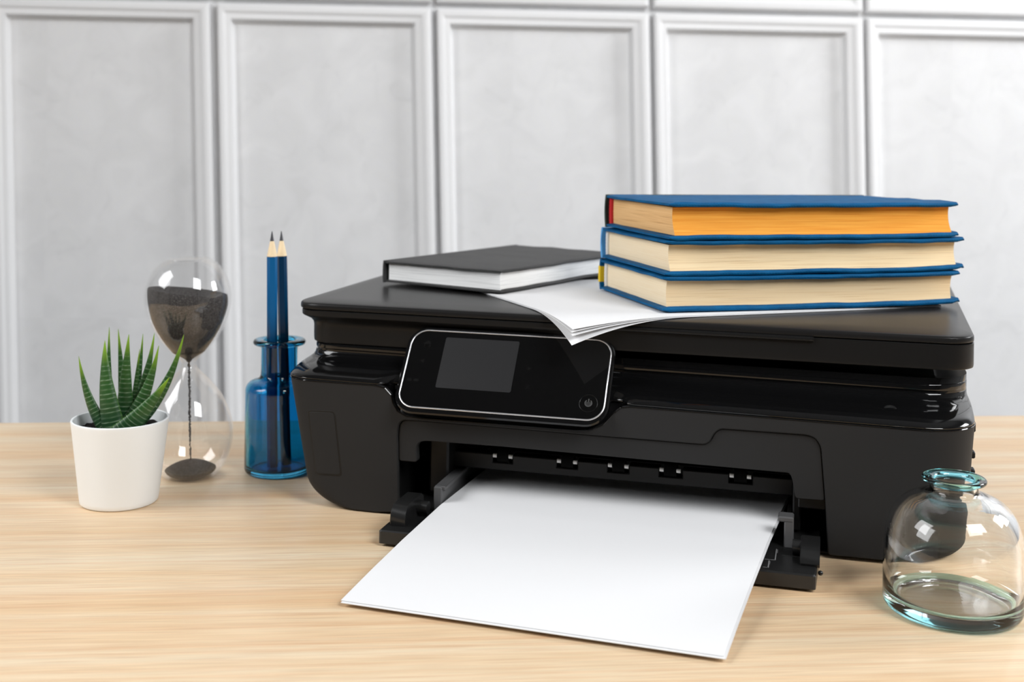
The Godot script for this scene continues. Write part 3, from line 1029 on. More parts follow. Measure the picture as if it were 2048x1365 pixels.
func make_hourglass(root: Node3D) -> void:
	var pts := [Vector2(0.0060, 0.0868), Vector2(0.0062, 0.0890), Vector2(0.0092, 0.0926), Vector2(0.0140, 0.0972), Vector2(0.0196, 0.1035), Vector2(0.0244, 0.1100), Vector2(0.0284, 0.1180), Vector2(0.0311, 0.1265),
		Vector2(0.0326, 0.1350), Vector2(0.0322, 0.1430), Vector2(0.0297, 0.1520), Vector2(0.0255, 0.1600), Vector2(0.0200, 0.1652), Vector2(0.0172, 0.1668)]
	var up := smooth_profile(pts, 4)
	var low := []
	for i in range(up.size() - 1, -1, -1):
		low.append(Vector2(up[i].x, 0.0868 * 2 - up[i].y - 0.0062))
	
	for i in low.size():
		low[i].y = maxf(0.0004, (low[i].y - low[0].y) * (0.0868 - 0.0006) / (low[-1].y - low[0].y) + 0.0006)
	var prof := [Vector2(0, 0.0012), Vector2(0.010, 0.0010)]
	prof.append_array(low)
	prof.append_array(up.slice(1))
	prof.append_array([Vector2(0.0166, 0.1676), Vector2(0.0155, 0.1672), Vector2(0.0120, 0.1660), Vector2(0, 0.1655)])
	var b := MB.new()
	b.lathe(prof, 72)
	var inside := []                                   # the inner face of the blown wall
	for p in prof:
		inside.append(Vector2(maxf(p.x - 0.0010, 0.0), p.y + (0.0008 if p.y < 0.03 else -0.0008 if p.y > 0.15 else 0.0)))
	inside.reverse()
	b.lathe(inside, 72)
	part("glass_bulbs", b.mesh(50.0), M.clear_film, root)
	# sand in the upper bulb: follows the glass a little inside it; the top slopes and has a shallow crater
	b = MB.new()
	var rings := []
	var body := [Vector2(0.0012, 0.0880)]
	for p in up:
		if p.y > 0.0895 and p.y < 0.1415:
			body.append(Vector2(maxf(p.x - 0.0042 * (1.0 - smoothstep(0.0895, 0.0965, p.y)) - 0.0028 * smoothstep(0.088, 0.115, p.y), 0.0015) * (0.985 if p.y < 0.11 else 1.0), p.y))
	var seg := 72
	var top_r: float = body[-1].x
	var prof2: Array = body.duplicate()
	for q in [[0.985, 0.0008], [0.93, 0.0010], [0.80, 0.0004], [0.62, -0.0008], [0.45, -0.0022], [0.28, -0.0040], [0.12, -0.0056]]:
		prof2.append(Vector2(top_r * q[0], 0.1415 + q[1]))
	for p in prof2:
		var ring := []
		for j in seg:
			var a := TAU * j / seg
			var x: float = p.x * cos(a)
			var z: float = p.x * sin(a)
			var y: float = p.y
			if p.y > 0.118:
				y += (-x * 0.13 - z * 0.05) * smoothstep(0.118, 0.141, p.y)
			ring.append(Vector3(x, y, -z))
		rings.append(ring)
	b.loft(rings)
	part("upper_sand", b.mesh(40.0), M.sand, root)
	# falling thread of sand
	var rng := RandomNumberGenerator.new()
	rng.seed = 9
	b = MB.new()
	var path := []
	var rad := []
	for i in 90:
		var t := i / 89.0
		path.append(Vector3(rng.randf_range(-0.0003, 0.0003), lerpf(0.0885, 0.0120, t), rng.randf_range(-0.0004, 0.0004)))
		rad.append(lerpf(0.0011, 0.0007, t) * rng.randf_range(0.45, 1.2))
	b.tube(path, rad, 8)
	part("sand_stream", b.mesh(60.0), M.sand, root)
	b = MB.new()
	b.lathe(smooth_profile([Vector2(0.0135, 0.0016), Vector2(0.0168, 0.0032), Vector2(0.0190, 0.0060), Vector2(0.0180, 0.0073), Vector2(0.0140, 0.0096), Vector2(0.0090, 0.0116), Vector2(0.0045, 0.0128), Vector2(0.0, 0.0132)], 4), 60)
	var base := MB.new()
	part("lower_sand", b.mesh(50.0), M.sand, root)

func shell_profile(outer: Array, inner: Array) -> Array:      # up the outside, over the rim, down the inside
	var out := outer.duplicate()
	var back := inner.duplicate()
	back.reverse()
	out.append_array(back)
	return out

func make_blue_bottle(root: Node3D) -> void:
	var outer := [Vector2(0, 0.0006), Vector2(0.0200, 0.0002)]
	outer.append_array(arc_points(0.0218, 0.0040, 0.0040, -90, 0, 6))
	outer.append_array(arc_points(0.0178, 0.0640, 0.0080, 0, 78, 8))
	outer.append_array([Vector2(0.0172, 0.0726), Vector2(0.0152, 0.0738), Vector2(0.0142, 0.0760), Vector2(0.0140, 0.0800), Vector2(0.0140, 0.0955), Vector2(0.0143, 0.0985)])
	outer.append_array(arc_points(0.0181, 0.1015, 0.0022, -100, 90, 10))
	outer.append_array([Vector2(0.0150, 0.1038), Vector2(0.0128, 0.1034)])
	var inner := [Vector2(0, 0.0042), Vector2(0.0170, 0.0036)]
	inner.append_array(arc_points(0.0192, 0.0072, 0.0036, -90, 0, 5))
	inner.append_array(arc_points(0.0158, 0.0625, 0.0072, 0, 76, 8))
	inner.append_array([Vector2(0.0155, 0.0702), Vector2(0.0133, 0.0716), Vector2(0.0119, 0.0745), Vector2(0.0117, 0.0790), Vector2(0.0117, 0.0955), Vector2(0.0119, 0.1020)])
	var b := MB.new()
	b.lathe(shell_profile(outer, inner), 80)
	part("bottle_body", b.mesh(50.0), M.blue_glass, root)

func make_pencil(root: Node3D, len_: float, lacquer: Material) -> void:
	var r := 0.0040
	var tip := 0.0190
	var b := MB.new()
	# lacquered hexagon ending in scallops where the sharpener cut it
	var cone_r := func(y: float) -> float: return (len_ - y) / tip * 0.0038
	for k in 6:
		var a0 := TAU * k / 6
		var a1 := TAU * (k + 1) / 6
		var n := 6
		for j in n:
			var t0 := float(j) / n
			var t1 := float(j + 1) / n
			var p0 := Vector2(cos(a0), sin(a0)).lerp(Vector2(cos(a1), sin(a1)), t0) * r
			var p1 := Vector2(cos(a0), sin(a0)).lerp(Vector2(cos(a1), sin(a1)), t1) * r
			var y0 := len_ - tip * p0.length() / 0.0038
			var y1 := len_ - tip * p1.length() / 0.0038
			b.quad(Vector3(p0.x, 0, -p0.y), Vector3(p1.x, 0, -p1.y), Vector3(p1.x, y1, -p1.y), Vector3(p0.x, y0, -p0.y))
			b.tri(Vector3(), Vector3(p1.x, 0, -p1.y), Vector3(p0.x, 0, -p0.y))
	part("shaft", b.mesh(25.0), lacquer, root)
	b = MB.new()
	b.lathe([Vector2(0.00398, len_ - tip * 1.045), Vector2(0.0016, len_ - tip * 0.42)], 24)
	part("sharpened_wood", b.mesh(40.0), M.pencil_wood, root)
	b = MB.new()
	b.lathe([Vector2(0.0016, len_ - tip * 0.42), Vector2(0.0003, len_ - 0.0006), Vector2(0, len_)], 20)
	part("lead", b.mesh(40.0), M.graphite, root)

func make_clear_bottle(root: Node3D) -> void:
	# one closed glass surface in three lengths: clear body, tinted foot ring, tinted rim
	var under := [Vector2(0, 0.0032), Vector2(0.0120, 0.0026), Vector2(0.0250, 0.0010), Vector2(0.0310, 0.0004), Vector2(0.0332, 0.0003)]
	var foot := [Vector2(0.0332, 0.0003)]
	foot.append_array(arc_points(0.0328, 0.0052, 0.0049, -90, 0, 8))
	foot.append(Vector2(0.0378, 0.0066))
	var outer := [Vector2(0.0378, 0.0066), Vector2(0.0378, 0.0200)]
	outer.append_array(smooth_profile([Vector2(0.0378, 0.0330), Vector2(0.0374, 0.0400), Vector2(0.0358, 0.0475), Vector2(0.0325, 0.0555), Vector2(0.0268, 0.0615), Vector2(0.0205, 0.0646), Vector2(0.0155, 0.0660)], 4))
	outer.append_array([Vector2(0.0136, 0.0668), Vector2(0.0130, 0.0682), Vector2(0.0129, 0.0706)])
	var rim := [Vector2(0.0129, 0.0706), Vector2(0.0133, 0.0716), Vector2(0.0148, 0.0722)]
	rim.append_array(arc_points(0.0161, 0.0737, 0.0014, -75, 85, 10))
	rim.append_array([Vector2(0.0140, 0.0749), Vector2(0.0122, 0.0745), Vector2(0.0112, 0.0737), Vector2(0.0108, 0.0724), Vector2(0.0108, 0.0716)])
	var inner := [Vector2(0, 0.0088), Vector2(0.0120, 0.0082), Vector2(0.0230, 0.0068), Vector2(0.0300, 0.0066), Vector2(0.0335, 0.0082), Vector2(0.0351, 0.0125), Vector2(0.0354, 0.0200)]
	inner.append_array(smooth_profile([Vector2(0.0354, 0.0325), Vector2(0.0350, 0.0395), Vector2(0.0334, 0.0465), Vector2(0.0301, 0.0537), Vector2(0.0247, 0.0592), Vector2(0.0187, 0.0620), Vector2(0.0142, 0.0634)], 4))
	inner.append_array([Vector2(0.0117, 0.0645), Vector2(0.0109, 0.0664), Vector2(0.0108, 0.0716)])
	inner.reverse()
	var b := MB.new()
	b.lathe(under, 96)
	b.lathe(outer, 96)
	var from := b.t.size()
	b.lathe(inner, 96)
	for i in range(from, b.t.size()):                  # the inside of moulded glass is never quite round
		var p := b.t[i]
		var w := smoothstep(0.006, 0.014, p.y) * (1.0 - smoothstep(0.055, 0.066, p.y))
		var a := atan2(p.z, p.x)
		var k := 1.0 + w * (0.010 * sin(2.0 * a + p.y * 70.0) + 0.006 * sin(3.0 * a + 1.0 + p.y * 40.0) - 0.008)
		b.t[i] = Vector3(p.x * k, p.y, p.z * k)
	part("bottle_body", b.mesh(50.0), M.clear_glass, root)
	b = MB.new()
	b.lathe(foot, 96)
	part("foot", b.mesh(50.0), M.aqua_glass, root)
	b = MB.new()
	b.lathe(rim, 96)
	part("rim", b.mesh(60.0), M.aqua_glass, root)

func make_leaf(tip: Vector3, base: Vector3, w: float, bend: Vector3, seed_: int) -> ArrayMesh:
	var b := MB.new()
	b.use_col = true
	var rng := RandomNumberGenerator.new()
	rng.seed = seed_
	var n := 110
	var m := 16
	var mid := base.lerp(tip, 0.5) + bend
	var out := Vector3((tip.x - base.x) * 14.0, 0.0, 1.0 if tip.z > -0.006 else -1.0).normalized()
	var rows := []
	var cols := []
	var bands := 17.0 + rng.randf() * 4.0
	var ph := rng.randf()
	var hue := rng.randf_range(-0.15, 0.15)
	for i in n + 1:
		var t := float(i) / n
		var c := base.lerp(mid, t).lerp(mid.lerp(tip, t), t)
		var d := (base.lerp(mid, minf(t + 0.02, 1)).lerp(mid.lerp(tip, minf(t + 0.02, 1)), minf(t + 0.02, 1)) - base.lerp(mid, t - 0.02).lerp(mid.lerp(tip, t - 0.02), t - 0.02)).normalized()
		var side := d.cross(out).normalized()
		if absf(d.dot(out)) > 0.98:
			side = d.cross(Vector3(0, 0, 1)).normalized()
		var nor := side.cross(d).normalized()
		var half := w * 0.5 * (0.86 + 0.55 * t - 0.55 * t * t) * pow(maxf(1.0 - t, 0.0), 0.88) * 1.10 + 0.00012
		var band := pow(maxf(0.0, sin((t * bands + ph) * TAU)), 8.0) * (1.0 - smoothstep(0.62, 0.86, t))
		var row := []
		var cr := []
		for k in m:
			var a := TAU * k / m
			var x := cos(a)
			var y := sin(a)
			var thick := 0.52 if y > 0 else 0.30
			var p := c + side * x * half + nor * y * half * thick
			var irr := 0.5 + 0.5 * sin(k * 2.1 + i * 0.9 + seed_)
			var on := band * (0.35 + 0.65 * irr)
			p += (nor * y + side * x * 0.3).normalized() * on * 0.00022
			row.append(p)
			var g := Color(0.011, 0.050, 0.017).lerp(Color(0.024, 0.090, 0.017), clampf(smoothstep(0.0, 0.7, t) + hue, 0, 1))
			g = g.lerp(Color(0.20, 0.36, 0.022), smoothstep(0.70, 0.97, t))
			if absf(x) > 0.93:
				g = g.lerp(Color(0.09, 0.21, 0.03), 0.5)
			g = g.lerp(Color(0.30, 0.42, 0.27), clampf(on * 0.75, 0, 0.75))
			cr.append(g)
		rows.append(row)
		cols.append(cr)
	for i in n:
		for k in m:
			var l := (k + 1) % m
			b.tri_col(rows[i][l], rows[i][k], rows[i + 1][k], cols[i][l], cols[i][k], cols[i + 1][k])
			b.tri_col(rows[i][l], rows[i + 1][k], rows[i + 1][l], cols[i][l], cols[i + 1][k], cols[i + 1][l])
	return b.mesh(60.0)

func make_plant(root: Node3D) -> void:
	var b := MB.new()
	var prof := [Vector2(0, 0.0012), Vector2(0.0235, 0.0006), Vector2(0.0258, 0.0003), Vector2(0.0268, 0.0012), Vector2(0.0272, 0.0040), Vector2(0.0334, 0.0575)]
	prof.append_array([Vector2(0.0336, 0.0588), Vector2(0.0333, 0.0594), Vector2(0.0327, 0.0596), Vector2(0.0321, 0.0593), Vector2(0.0318, 0.0586), Vector2(0.0305, 0.0470), Vector2(0, 0.0465)])
	b.lathe(prof, 96)
	part("pot", b.mesh(40.0), M.ceramic, root)
	# crumbled soil
	b = MB.new()
	var n := noise(21, 260.0, 2)
	var rings := []
	var radii := [0.0306, 0.028, 0.025, 0.022, 0.019, 0.016, 0.013, 0.010, 0.007, 0.004, 0.001]
	for r in radii:
		var ring := []
		for k in 64:
			var a := TAU * k / 64
			var x: float = r * cos(a)
			var z: float = -r * sin(a)
			var lump: float = n.get_noise_2d(x, z) * 0.0032 + 0.0022 * (1.0 - r / 0.03)
			ring.append(Vector3(x, 0.0520 + (lump if r < 0.03 else -0.001), z))
		rings.append(ring)
	b.loft(rings, false, true)
	part("soil", b.mesh(25.0), M.soil, root)
	var leaves := [
		[Vector3(-0.0282, 0.1040, 0.006), Vector3(-0.0060, 0.0510, 0.008), 0.0116, Vector3(-0.0050, -0.008, 0.0)],
		[Vector3(-0.0129, 0.1220, -0.012), Vector3(-0.0090, 0.0530, -0.006), 0.0062, Vector3(-0.002, 0.002, -0.002)],
		[Vector3(-0.0098, 0.1155, 0.006), Vector3(0.0000, 0.0500, 0.010), 0.0182, Vector3(-0.0032, 0.0, 0.004)],
		[Vector3(-0.0071, 0.1205, -0.014), Vector3(0.0005, 0.0530, -0.008), 0.0080, Vector3(-0.0005, 0.0, -0.003)],
		[Vector3(0.0052, 0.1190, 0.000), Vector3(0.0030, 0.0530, -0.001), 0.0132, Vector3(-0.001, 0.002, 0.002)],
		[Vector3(0.0115, 0.1175, -0.012), Vector3(0.0060, 0.0530, -0.008), 0.0064, Vector3(0.001, 0.004, -0.003)],
		[Vector3(0.0118, 0.1080, -0.004), Vector3(0.0070, 0.0540, -0.004), 0.0052, Vector3(0.000, 0.002, 0.000)],
		[Vector3(0.0210, 0.1190, -0.008), Vector3(0.0060, 0.0530, -0.003), 0.0114, Vector3(0.0030, -0.004, -0.002)],
		[Vector3(0.0275, 0.1118, 0.003), Vector3(0.0050, 0.0530, 0.004), 0.0128, Vector3(0.0050, -0.008, 0.001)],
		[Vector3(0.0430, 0.1185, -0.005), Vector3(0.0080, 0.0530, 0.000), 0.0116, Vector3(0.0080, -0.011, -0.001)],
		[Vector3(0.0380, 0.0912, 0.012), Vector3(0.0020, 0.0490, 0.013), 0.0176, Vector3(0.0015, -0.005, 0.004)],
	]
	for i in leaves.size():
		var l: Array = leaves[i]
		part("leaf", make_leaf(l[0], l[1], l[2], l[3], 100 + i), M.leaf, root)

# ------------------------------------------------------------------ room, desk, lamps
func wall_frame(x0a: float, x1a: float, y0: float, y1: float) -> ArrayMesh:
	# moulding round one panel: inner edge at x0a..x1a, mitred at the corners; the carpentry leans a little
	var prof := [[0.0300, 0.0], [0.0300, 0.0150], [0.0292, 0.0172], [0.0265, 0.0188], [0.0225, 0.0192], [0.0185, 0.0186], [0.0160, 0.0170], [0.0150, 0.0158], [0.0130, 0.0152], [0.0095, 0.0148], [0.0065, 0.0140], [0.0050, 0.0122], [0.0044, 0.0095], [0.0040, 0.0060], [0.0028, 0.0030], [0.0010, 0.0012], [0.0, 0.0]]
	var rings := []
	for q in prof:
		var w: float = q[0]
		var ring := []
		for c in [[x0a - w * 0.76, y0 - w * 0.93], [x1a + w * 0.98, y0 - w * 0.93], [x1a + w * 0.98, y1 + w * 0.93], [x0a - w * 0.76, y1 + w * 0.93]]:
			ring.append(Vector3(c[0] - 0.033 * (c[1] - 0.4255), c[1], q[1]))
		rings.append(ring)
	var b := MB.new()
	b.loft(rings, false, false)
	return b.mesh(30.0)

func softbox(label: String, at: Vector3, aim: Vector3, size: Vector2, energy: float, lip: float) -> void:
	var root := thing("softbox_lamp", label, "lamp", Vector3(at.x, 0, at.z))
	var head := Transform3D(Basis(), Vector3(0, at.y, 0)).looking_at(Vector3(aim.x - at.x, aim.y, aim.z - at.z), Vector3.UP)
	var w := size.x / 2
	var h := size.y / 2
	var b := MB.new()
	var rings := []
	for q in [[0.10, 0.10, 0.34], [0.12, 0.12, 0.30], [w + 0.01, h + 0.01, 0.02], [w + 0.01, h + 0.01, -lip]]:
		rings.append([Vector3(-q[0], -q[1], q[2]), Vector3(-q[0], q[1], q[2]), Vector3(q[0], q[1], q[2]), Vector3(q[0], -q[1], q[2])])
	b.loft(rings, true, false, true)
	var hood := part("hood", b.mesh(20.0), M.lamp_black, root)
	hood.transform = head
	var glow := part("diffuser", box_mesh(Vector3(-w, -h, -0.012), Vector3(w, h, -0.002), 0.0), M.lamp_glow, root)
	glow.transform = head
	part("pole", rod_mesh(Vector3(0, 0.05, 0) + head.basis.z * 0.3, head.origin + head.basis.z * 0.3, 0.014), M.lamp_black, root)
	for k in 3:
		var a := TAU * k / 3 + 0.4
		part("leg", rod_mesh(Vector3(0, 0.30, 0) + head.basis.z * 0.3, Vector3(cos(a) * 0.35, 0.012, sin(a) * 0.35) + Vector3(head.basis.z.x, 0, head.basis.z.z) * 0.3, 0.010), M.lamp_black, root)
	var l := AreaLight3D.new()
	l.name = "softbox_light"
	l.area_size = size
	l.light_energy = energy
	l.light_color = Color(0.985, 0.992, 1.0)
	l.shadow_enabled = true
	l.set("area_range", 12.0)
	root.add_child(l, true)
	l.transform = head * Transform3D(Basis(), Vector3(0, 0, -0.02))

func world_at(f: float, d: float) -> Vector2:     # printer front / depth to world x, z
	var psi := deg_to_rad(PSI)
	return Vector2(0.02917 + f * cos(psi) + d * sin(psi), -(0.79662 - f * sin(psi) + d * cos(psi)))

const PSI := 14.874

func _ready() -> void:
	# ---- camera: level lens shifted down (the verticals stay upright), a touch of roll, focus on the printer
	var cam := Camera3D.new()
	cam.name = "camera"
	add_child(cam, true)
	var lens := CameraAttributesPhysical.new()
	lens.frustum_focal_length = 50.0
	lens.frustum_focus_distance = 0.74
	lens.exposure_aperture = 11.0
	lens.frustum_near = 0.05
	lens.frustum_far = 50.0
	cam.attributes = lens
	cam.projection = Camera3D.PROJECTION_FRUSTUM
	cam.keep_aspect = Camera3D.KEEP_HEIGHT
	cam.near = 0.05
	cam.far = 50.0
	cam.size = 1365.0 / FOCAL * cam.near
	cam.frustum_offset = Vector2(0.0, -(682.5 - 285.0) / FOCAL * cam.near)
	cam.position = Vector3(0, TY + EYE, 0)
	cam.rotation = Vector3(0, 0, atan(0.0145))
	cam.current = true

	# ---- air and exposure
	var env := Environment.new()
	env.background_mode = Environment.BG_COLOR
	env.background_color = Color(0.05, 0.05, 0.05)
	env.tonemap_mode = Environment.TONE_MAPPER_LINEAR
	env.tonemap_exposure = 1.05
	env.sdfgi_enabled = true
	env.ssao_enabled = true
	env.ssil_enabled = true
	var we := WorldEnvironment.new()
	we.name = "world_environment"
	we.environment = env
	add_child(we, true)

	make_materials()

	# ---- lights: two studio softboxes outside the frame
	softbox("large square softbox lamp on a stand to the left of the desk, outside the picture", Vector3(-1.30, TY + 1.00, -0.40), Vector3(0.30, TY + 0.0, -0.46), Vector2(0.80, 0.80), 1.62, 0.24)
	softbox("square softbox lamp on a stand at the right behind the camera, outside the picture", Vector3(0.85, TY + 1.20, 0.22), Vector3(0.45, TY + 0.25, -1.40), Vector2(0.70, 0.70), 2.20, 0.03)
	softbox("square softbox lamp on a stand beside the panelled wall, lighting it, outside the picture", Vector3(2.05, TY + 1.00, -1.16), Vector3(-0.25, TY + 0.36, -1.70), Vector2(0.60, 0.60), 2.25, 0.03)

	# ---- the room
	var wall := Node3D.new()
	wall.name = "wall_back"
	add_child(wall, true)
	wall.set_meta("kind", "structure")
	wall.position = Vector3(0, TY, -1.75)
	wall.rotation.y = deg_to_rad(4.5)
	part("plaster_field", box_mesh(Vector3(-3.2, -TY, -0.12), Vector3(3.2, 1.95, 0.0)), M.plaster, wall)
	var panels := [[-1.352, -1.093], [-1.035, -0.776], [-0.7175, -0.4659], [-0.4035, -0.1504], [-0.0898, 0.1692], [0.2294, 0.4922], [0.5509, 0.8150], [0.8750, 1.1390]]
	for p in panels:
		part("panel_moulding", wall_frame(p[0], p[1], -0.42, 0.4255), M.white_paint, wall)
		part("panel_moulding", wall_frame(p[0], p[1], 0.4900, 1.3500), M.white_paint, wall)
	struct("floor", box_mesh(Vector3(-3.2, -0.1, -2.3), Vector3(3.2, 0.0, 2.2)), M.studio_floor)
	struct("ceiling", box_mesh(Vector3(-3.2, 2.7, -2.3), Vector3(3.2, 2.8, 2.2)), M.studio_grey)
	struct("wall_left", box_mesh(Vector3(-2.6, 0.0, -2.2), Vector3(-2.5, 2.7, 2.2)), M.studio_white)
	struct("wall_right", box_mesh(Vector3(2.5, 0.0, -2.2), Vector3(2.6, 2.7, 2.2)), M.studio_white)
	struct("wall_front", box_mesh(Vector3(-2.6, 0.0, 2.1), Vector3(2.6, 2.7, 2.2)), M.studio_grey)

	# ---- the desk
	var desk := thing("desk", "light oak desk top with fine straight grain under all the things", "desk", Vector3(0.0, 0.0, -0.76), deg_to_rad(5.3))
	var x0 := -0.95
	var x1 := 0.95
	var z0 := 0.36
	var z1 := -0.3565
	part("desk_top", desk_mesh(x0, x1, z0, z1), M.wood, desk)
	for p in [[x0 + 0.06, z0 - 0.06], [x1 - 0.06, z0 - 0.06], [x0 + 0.06, z1 + 0.06], [x1 - 0.06, z1 + 0.06]]:
		part("leg", box_mesh(Vector3(p[0] - 0.025, 0.0, p[1] - 0.025), Vector3(p[0] + 0.025, TY - 0.03, p[1] + 0.025), 0.003), M.desk_steel, desk)

	# ---- the printer
	var printer := thing("printer", "black flatbed inkjet printer with a tilted touch panel and paper in its tray", "printer", Vector3(0.02917, TY, -0.79662), -deg_to_rad(PSI))
	make_printer(printer)

	# ---- paper in the tray, curving down to the desk
	var labels := ["white sheet lying topmost in the printer tray, curving down to the desk", "white sheet right under the topmost tray sheet, a sliver of its front edge showing", "lowest white sheet in the printer tray, touching the desk with its front edge"]
	for i in 3:
		var o := thing("paper_sheet", labels[i], "paper", printer.position, printer.rotation.y, "sheets in the printer tray")
		var low := i * 0.0005
		var slide := [0.0, 0.0016, 0.0008][i] as float
		var mesh := sheet_mesh(func(u: float, v: float) -> Vector3:
			# v runs from the front edge (0) to the back (1), u from left to right
			var d := lerpf(-0.160, 0.120, v) - slide
			var k := [[-0.17, 0.0021], [-0.160, 0.0031], [-0.120, 0.0078], [-0.080, 0.0118], [-0.020, 0.0165], [0.05, 0.0185], [0.13, 0.019]]
			var hh := 0.0
			for j in k.size() - 1:
				if d >= k[j][0] - 0.01 and (d <= k[j + 1][0] or j == k.size() - 2):
					var t: float = (d - k[j][0]) / (k[j + 1][0] - k[j][0])
					hh = lerpf(k[j][1], k[j + 1][1], t)
					break
			var left := lerpf(-0.0825, -0.0645, v / 0.77)
			var right := lerpf(0.1292, 0.1520, v / 0.77)
			d -= u * 0.0115 * (1.0 - v)
			return P(lerpf(left, right, u) + (0.0006 * i), hh - low, d), 16, 60, 0.0003)
		part("sheet", mesh, M.paper, o)

	# ---- sheets on the lid, one corner drooping over the front
	var sheet_names := ["lowest white sheet on the printer lid, its corner drooping furthest over the touch panel", "white sheet second from below on the printer lid, corner just above the lowest one",
		"white sheet second from the top on the printer lid, under the notebook and books", "topmost white sheet on the printer lid, directly under the black notebook and blue books"]
	for i in 4:
		var o := thing("lid_sheet", sheet_names[i], "paper", printer.position, printer.rotation.y, "sheets on the printer lid")
		var droop := [6.4, 4.05, 3.25, 2.6][i] as float
		var nudge := [Vector2(0, 0), Vector2(0.0003, 0.0004), Vector2(-0.0002, 0.0008), Vector2(0.0002, 0.0011)][i] as Vector2
		var mesh := sheet_mesh(func(u: float, v: float) -> Vector3:
			var f := 0.0160 + u * 0.297 * 0.818 - v * 0.210 * 0.620 + nudge.x
			var d := -0.0140 + u * 0.297 * 0.575 + v * 0.210 * 0.785 + nudge.y
			var over := maxf(0.0, 0.035 - d)
			return P(f, 0.1429 + 0.00028 * i - droop * over * over, d), 60, 48, 0.0002)
		part("sheet", mesh, M.paper, o)

	# ---- blue books
	var up := TY + 0.1446
	var corner := Vector2(0.1052, -0.8161)
	var bow := func(k0: float, k1: float) -> Callable:
		return func(x: float, z: float) -> float: return k0 * pow(clampf((-z) / 0.111, 0, 1), 3.0) * clampf(0.5 + x / 0.1, 0, 1) + k1 * pow(clampf(z / 0.111, 0, 1), 4.0) * clampf(0.5 + x / 0.1, 0, 1)
	var specs := [
		{"label": "blue cloth book lowest in the stack, cream page edges, yellow mark on its spine", "h": 0.0246, "turn": -74.8, "dx": 0.0, "dz": 0.0, "pages": M.pages_cream, "heads": M.pages_pale, "spine": M.book_cloth, "band": M.band_white, "tag": M.label_yellow, "hollow": 0.0016, "skew": 0.0, "seed": 201, "w": 0.1310, "len": 0.2355},
		{"label": "blue cloth book in the middle of the stack, cream pages with fine dark lines", "h": 0.0244, "turn": -74.6, "dx": 0.0015, "dz": 0.0002, "pages": M.pages_lined, "heads": M.pages_pale, "spine": M.spine_blue, "band": M.band_white, "hollow": 0.0022, "skew": -0.0030, "seed": 211, "w": 0.1320, "len": 0.2375},
		{"label": "blue cloth book with orange page edges and a red headband, on top of the stack", "h": 0.0258, "turn": -74.4, "dx": 0.004, "dz": 0.001, "pages": M.pages_orange, "heads": M.pages_tan, "spine": M.spine_green, "band": M.ribbon_red, "hollow": 0.0024, "skew": -0.0045, "seed": 221, "w": 0.1300, "len": 0.2300},
	]
	for sp in specs:
		var turn := deg_to_rad(sp.turn)
		var basis := Basis(Vector3.UP, turn)
		# the corner of head and fore-edge stands at the front of the stack
		var c := Vector3(corner.x + sp.dx, up, corner.y + sp.dz) - basis * Vector3(sp.w / 2, 0, sp.len / 2)
		var o := thing("book", sp.label, "book", c, turn, "blue cloth books stacked on the printer")
		var look := {"cover": M.book_cloth, "pages": sp.pages, "heads": sp.heads, "spine": sp.spine, "hollow": sp.hollow, "skew": sp.skew, "seed": sp.seed, "round": 0.0022, "band": sp.band, "band_r": 0.0019,
			"bow_lo": bow.call(0.0010, 0.0), "bow_hi": bow.call(0.0006, 0.0006)}
		if sp.has("tag"):
			look.label = sp.tag
		if sp.seed == 221:
			look.shift = -0.001
			look.band_r = 0.0024
		make_book(o, sp.w, sp.len, sp.h, 0.0035, 0.0046, look)
		up += sp.h + 0.0003

	# ---- black notebook
	var nturn := deg_to_rad(-32.9)
	var nb := Basis(Vector3.UP, nturn)
	var nc := Vector3(-0.0063, TY + 0.1446, -0.9036) - nb * Vector3(0.058, 0, 0.100)
	var note := thing("notebook", "black hardcover notebook with white pages lying beside the blue books", "notebook", nc, nturn)
	make_book(note, 0.1160, 0.200, 0.0180, 0.0027, 0.0030, {"cover": M.black_cloth, "pages": M.pages_white, "heads": M.pages_white, "spine": M.black_cloth, "hollow": 0.0006, "skew": 0.0, "seed": 231, "round": 0.0006})

	# ---- small things on the desk
	var pot := thing("potted_succulent", "small green banded succulent in a plain white pot at the left", "plant", Vector3(-0.2765, TY, -0.849))
	make_plant(pot)
	var hg := thing("hourglass", "clear glass hourglass with dark sand running, behind the white pot", "hourglass", Vector3(-0.2425, TY, -0.9120))
	hg.rotation.z = 0.030
	make_hourglass(hg)
	var bb := thing("blue_bottle", "blue glass apothecary bottle holding two pencils beside the printer", "bottle", Vector3(-0.1795, TY, -0.931))
	make_blue_bottle(bb)
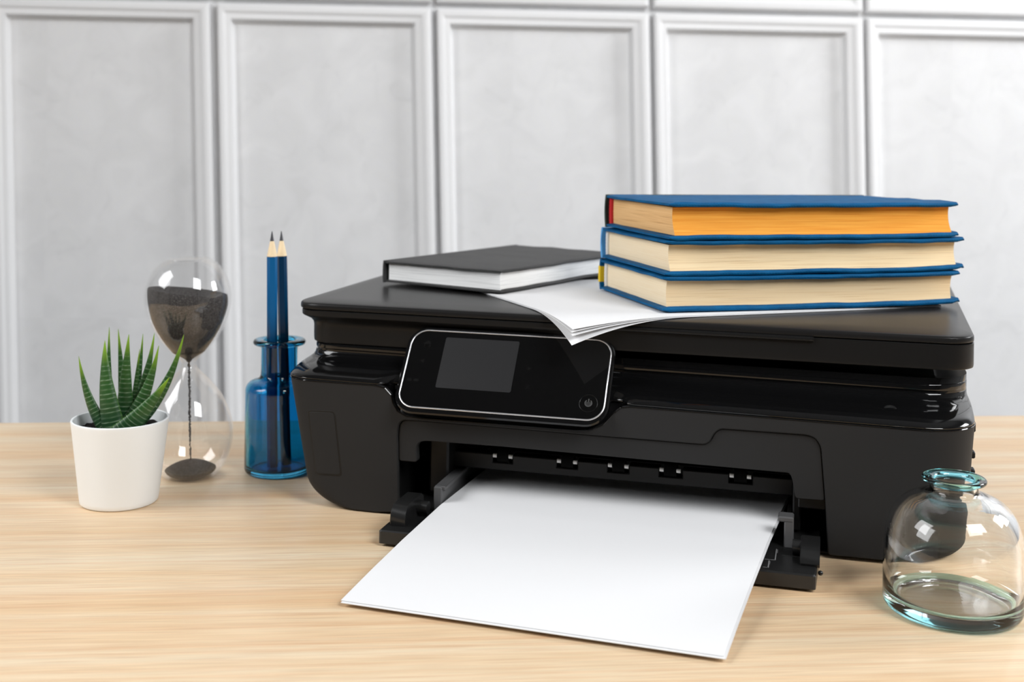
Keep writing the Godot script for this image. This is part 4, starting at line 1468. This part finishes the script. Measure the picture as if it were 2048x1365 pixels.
	var pens := [[Vector3(-0.0035, 0.0046, 0.004), Vector3(-0.0060, 0.1885, 0.006), "blue pencil in the blue bottle, left and slightly taller of the two", 0.28, "pencil_blue"], [Vector3(0.0056, 0.0046, -0.004), Vector3(-0.0007, 0.1880, -0.004), "dark blue pencil in the blue bottle, right one leaning behind the other", 0.05, "pencil_dark"]]
	for q in pens:
		var foot: Vector3 = q[0] + bb.position
		var tip: Vector3 = q[1] + bb.position
		var o := thing("pencil", q[2], "pencil", foot, 0.0, "pencils in the blue bottle")
		var d := (tip - foot).normalized()
		var s := d.cross(Vector3(0, 0, 1)).normalized()
		o.basis = Basis(s, d, s.cross(d)).rotated(d, q[3])
		make_pencil(o, (tip - foot).length(), M[q[4]])
	var cb := thing("glass_bottle", "empty clear glass bottle with an aqua rim in front of the printer's right end", "bottle", Vector3(0.2520, TY, -0.671))
	make_clear_bottle(cb)

func desk_mesh(x0: float, x1: float, z0: float, z1: float) -> ArrayMesh:
	var b := MB.new()
	b.use_uv = true
	var e := 0.002
	var y := TY
	var ring := func(o: float, h: float) -> Array: return [Vector3(x0 + o, h, z0 - o), Vector3(x1 - o, h, z0 - o), Vector3(x1 - o, h, z1 + o), Vector3(x0 + o, h, z1 + o)]
	var uvs := func(p: Vector3) -> Vector2: return Vector2((p.x - x0) / (x1 - x0), (p.z - z1) / (z0 - z1))
	var rings := [ring.call(e, y - 0.03), ring.call(0.0, y - 0.03 + e), ring.call(0.0, y - e), ring.call(e, y)]
	for i in 3:
		for k in 4:
			var m := (k + 1) % 4
			var p := [rings[i][k], rings[i][m], rings[i + 1][m], rings[i + 1][k]]
			b.quad_uv(p[0], p[1], p[2], p[3], uvs.call(p[0]), uvs.call(p[1]), uvs.call(p[2]), uvs.call(p[3]))
	var t: Array = rings[3]
	b.quad_uv(t[0], t[1], t[2], t[3], uvs.call(t[0]), uvs.call(t[1]), uvs.call(t[2]), uvs.call(t[3]))
	var u: Array = rings[0]
	b.quad_uv(u[3], u[2], u[1], u[0], uvs.call(u[3]), uvs.call(u[2]), uvs.call(u[1]), uvs.call(u[0]))
	return b.mesh(20.0)
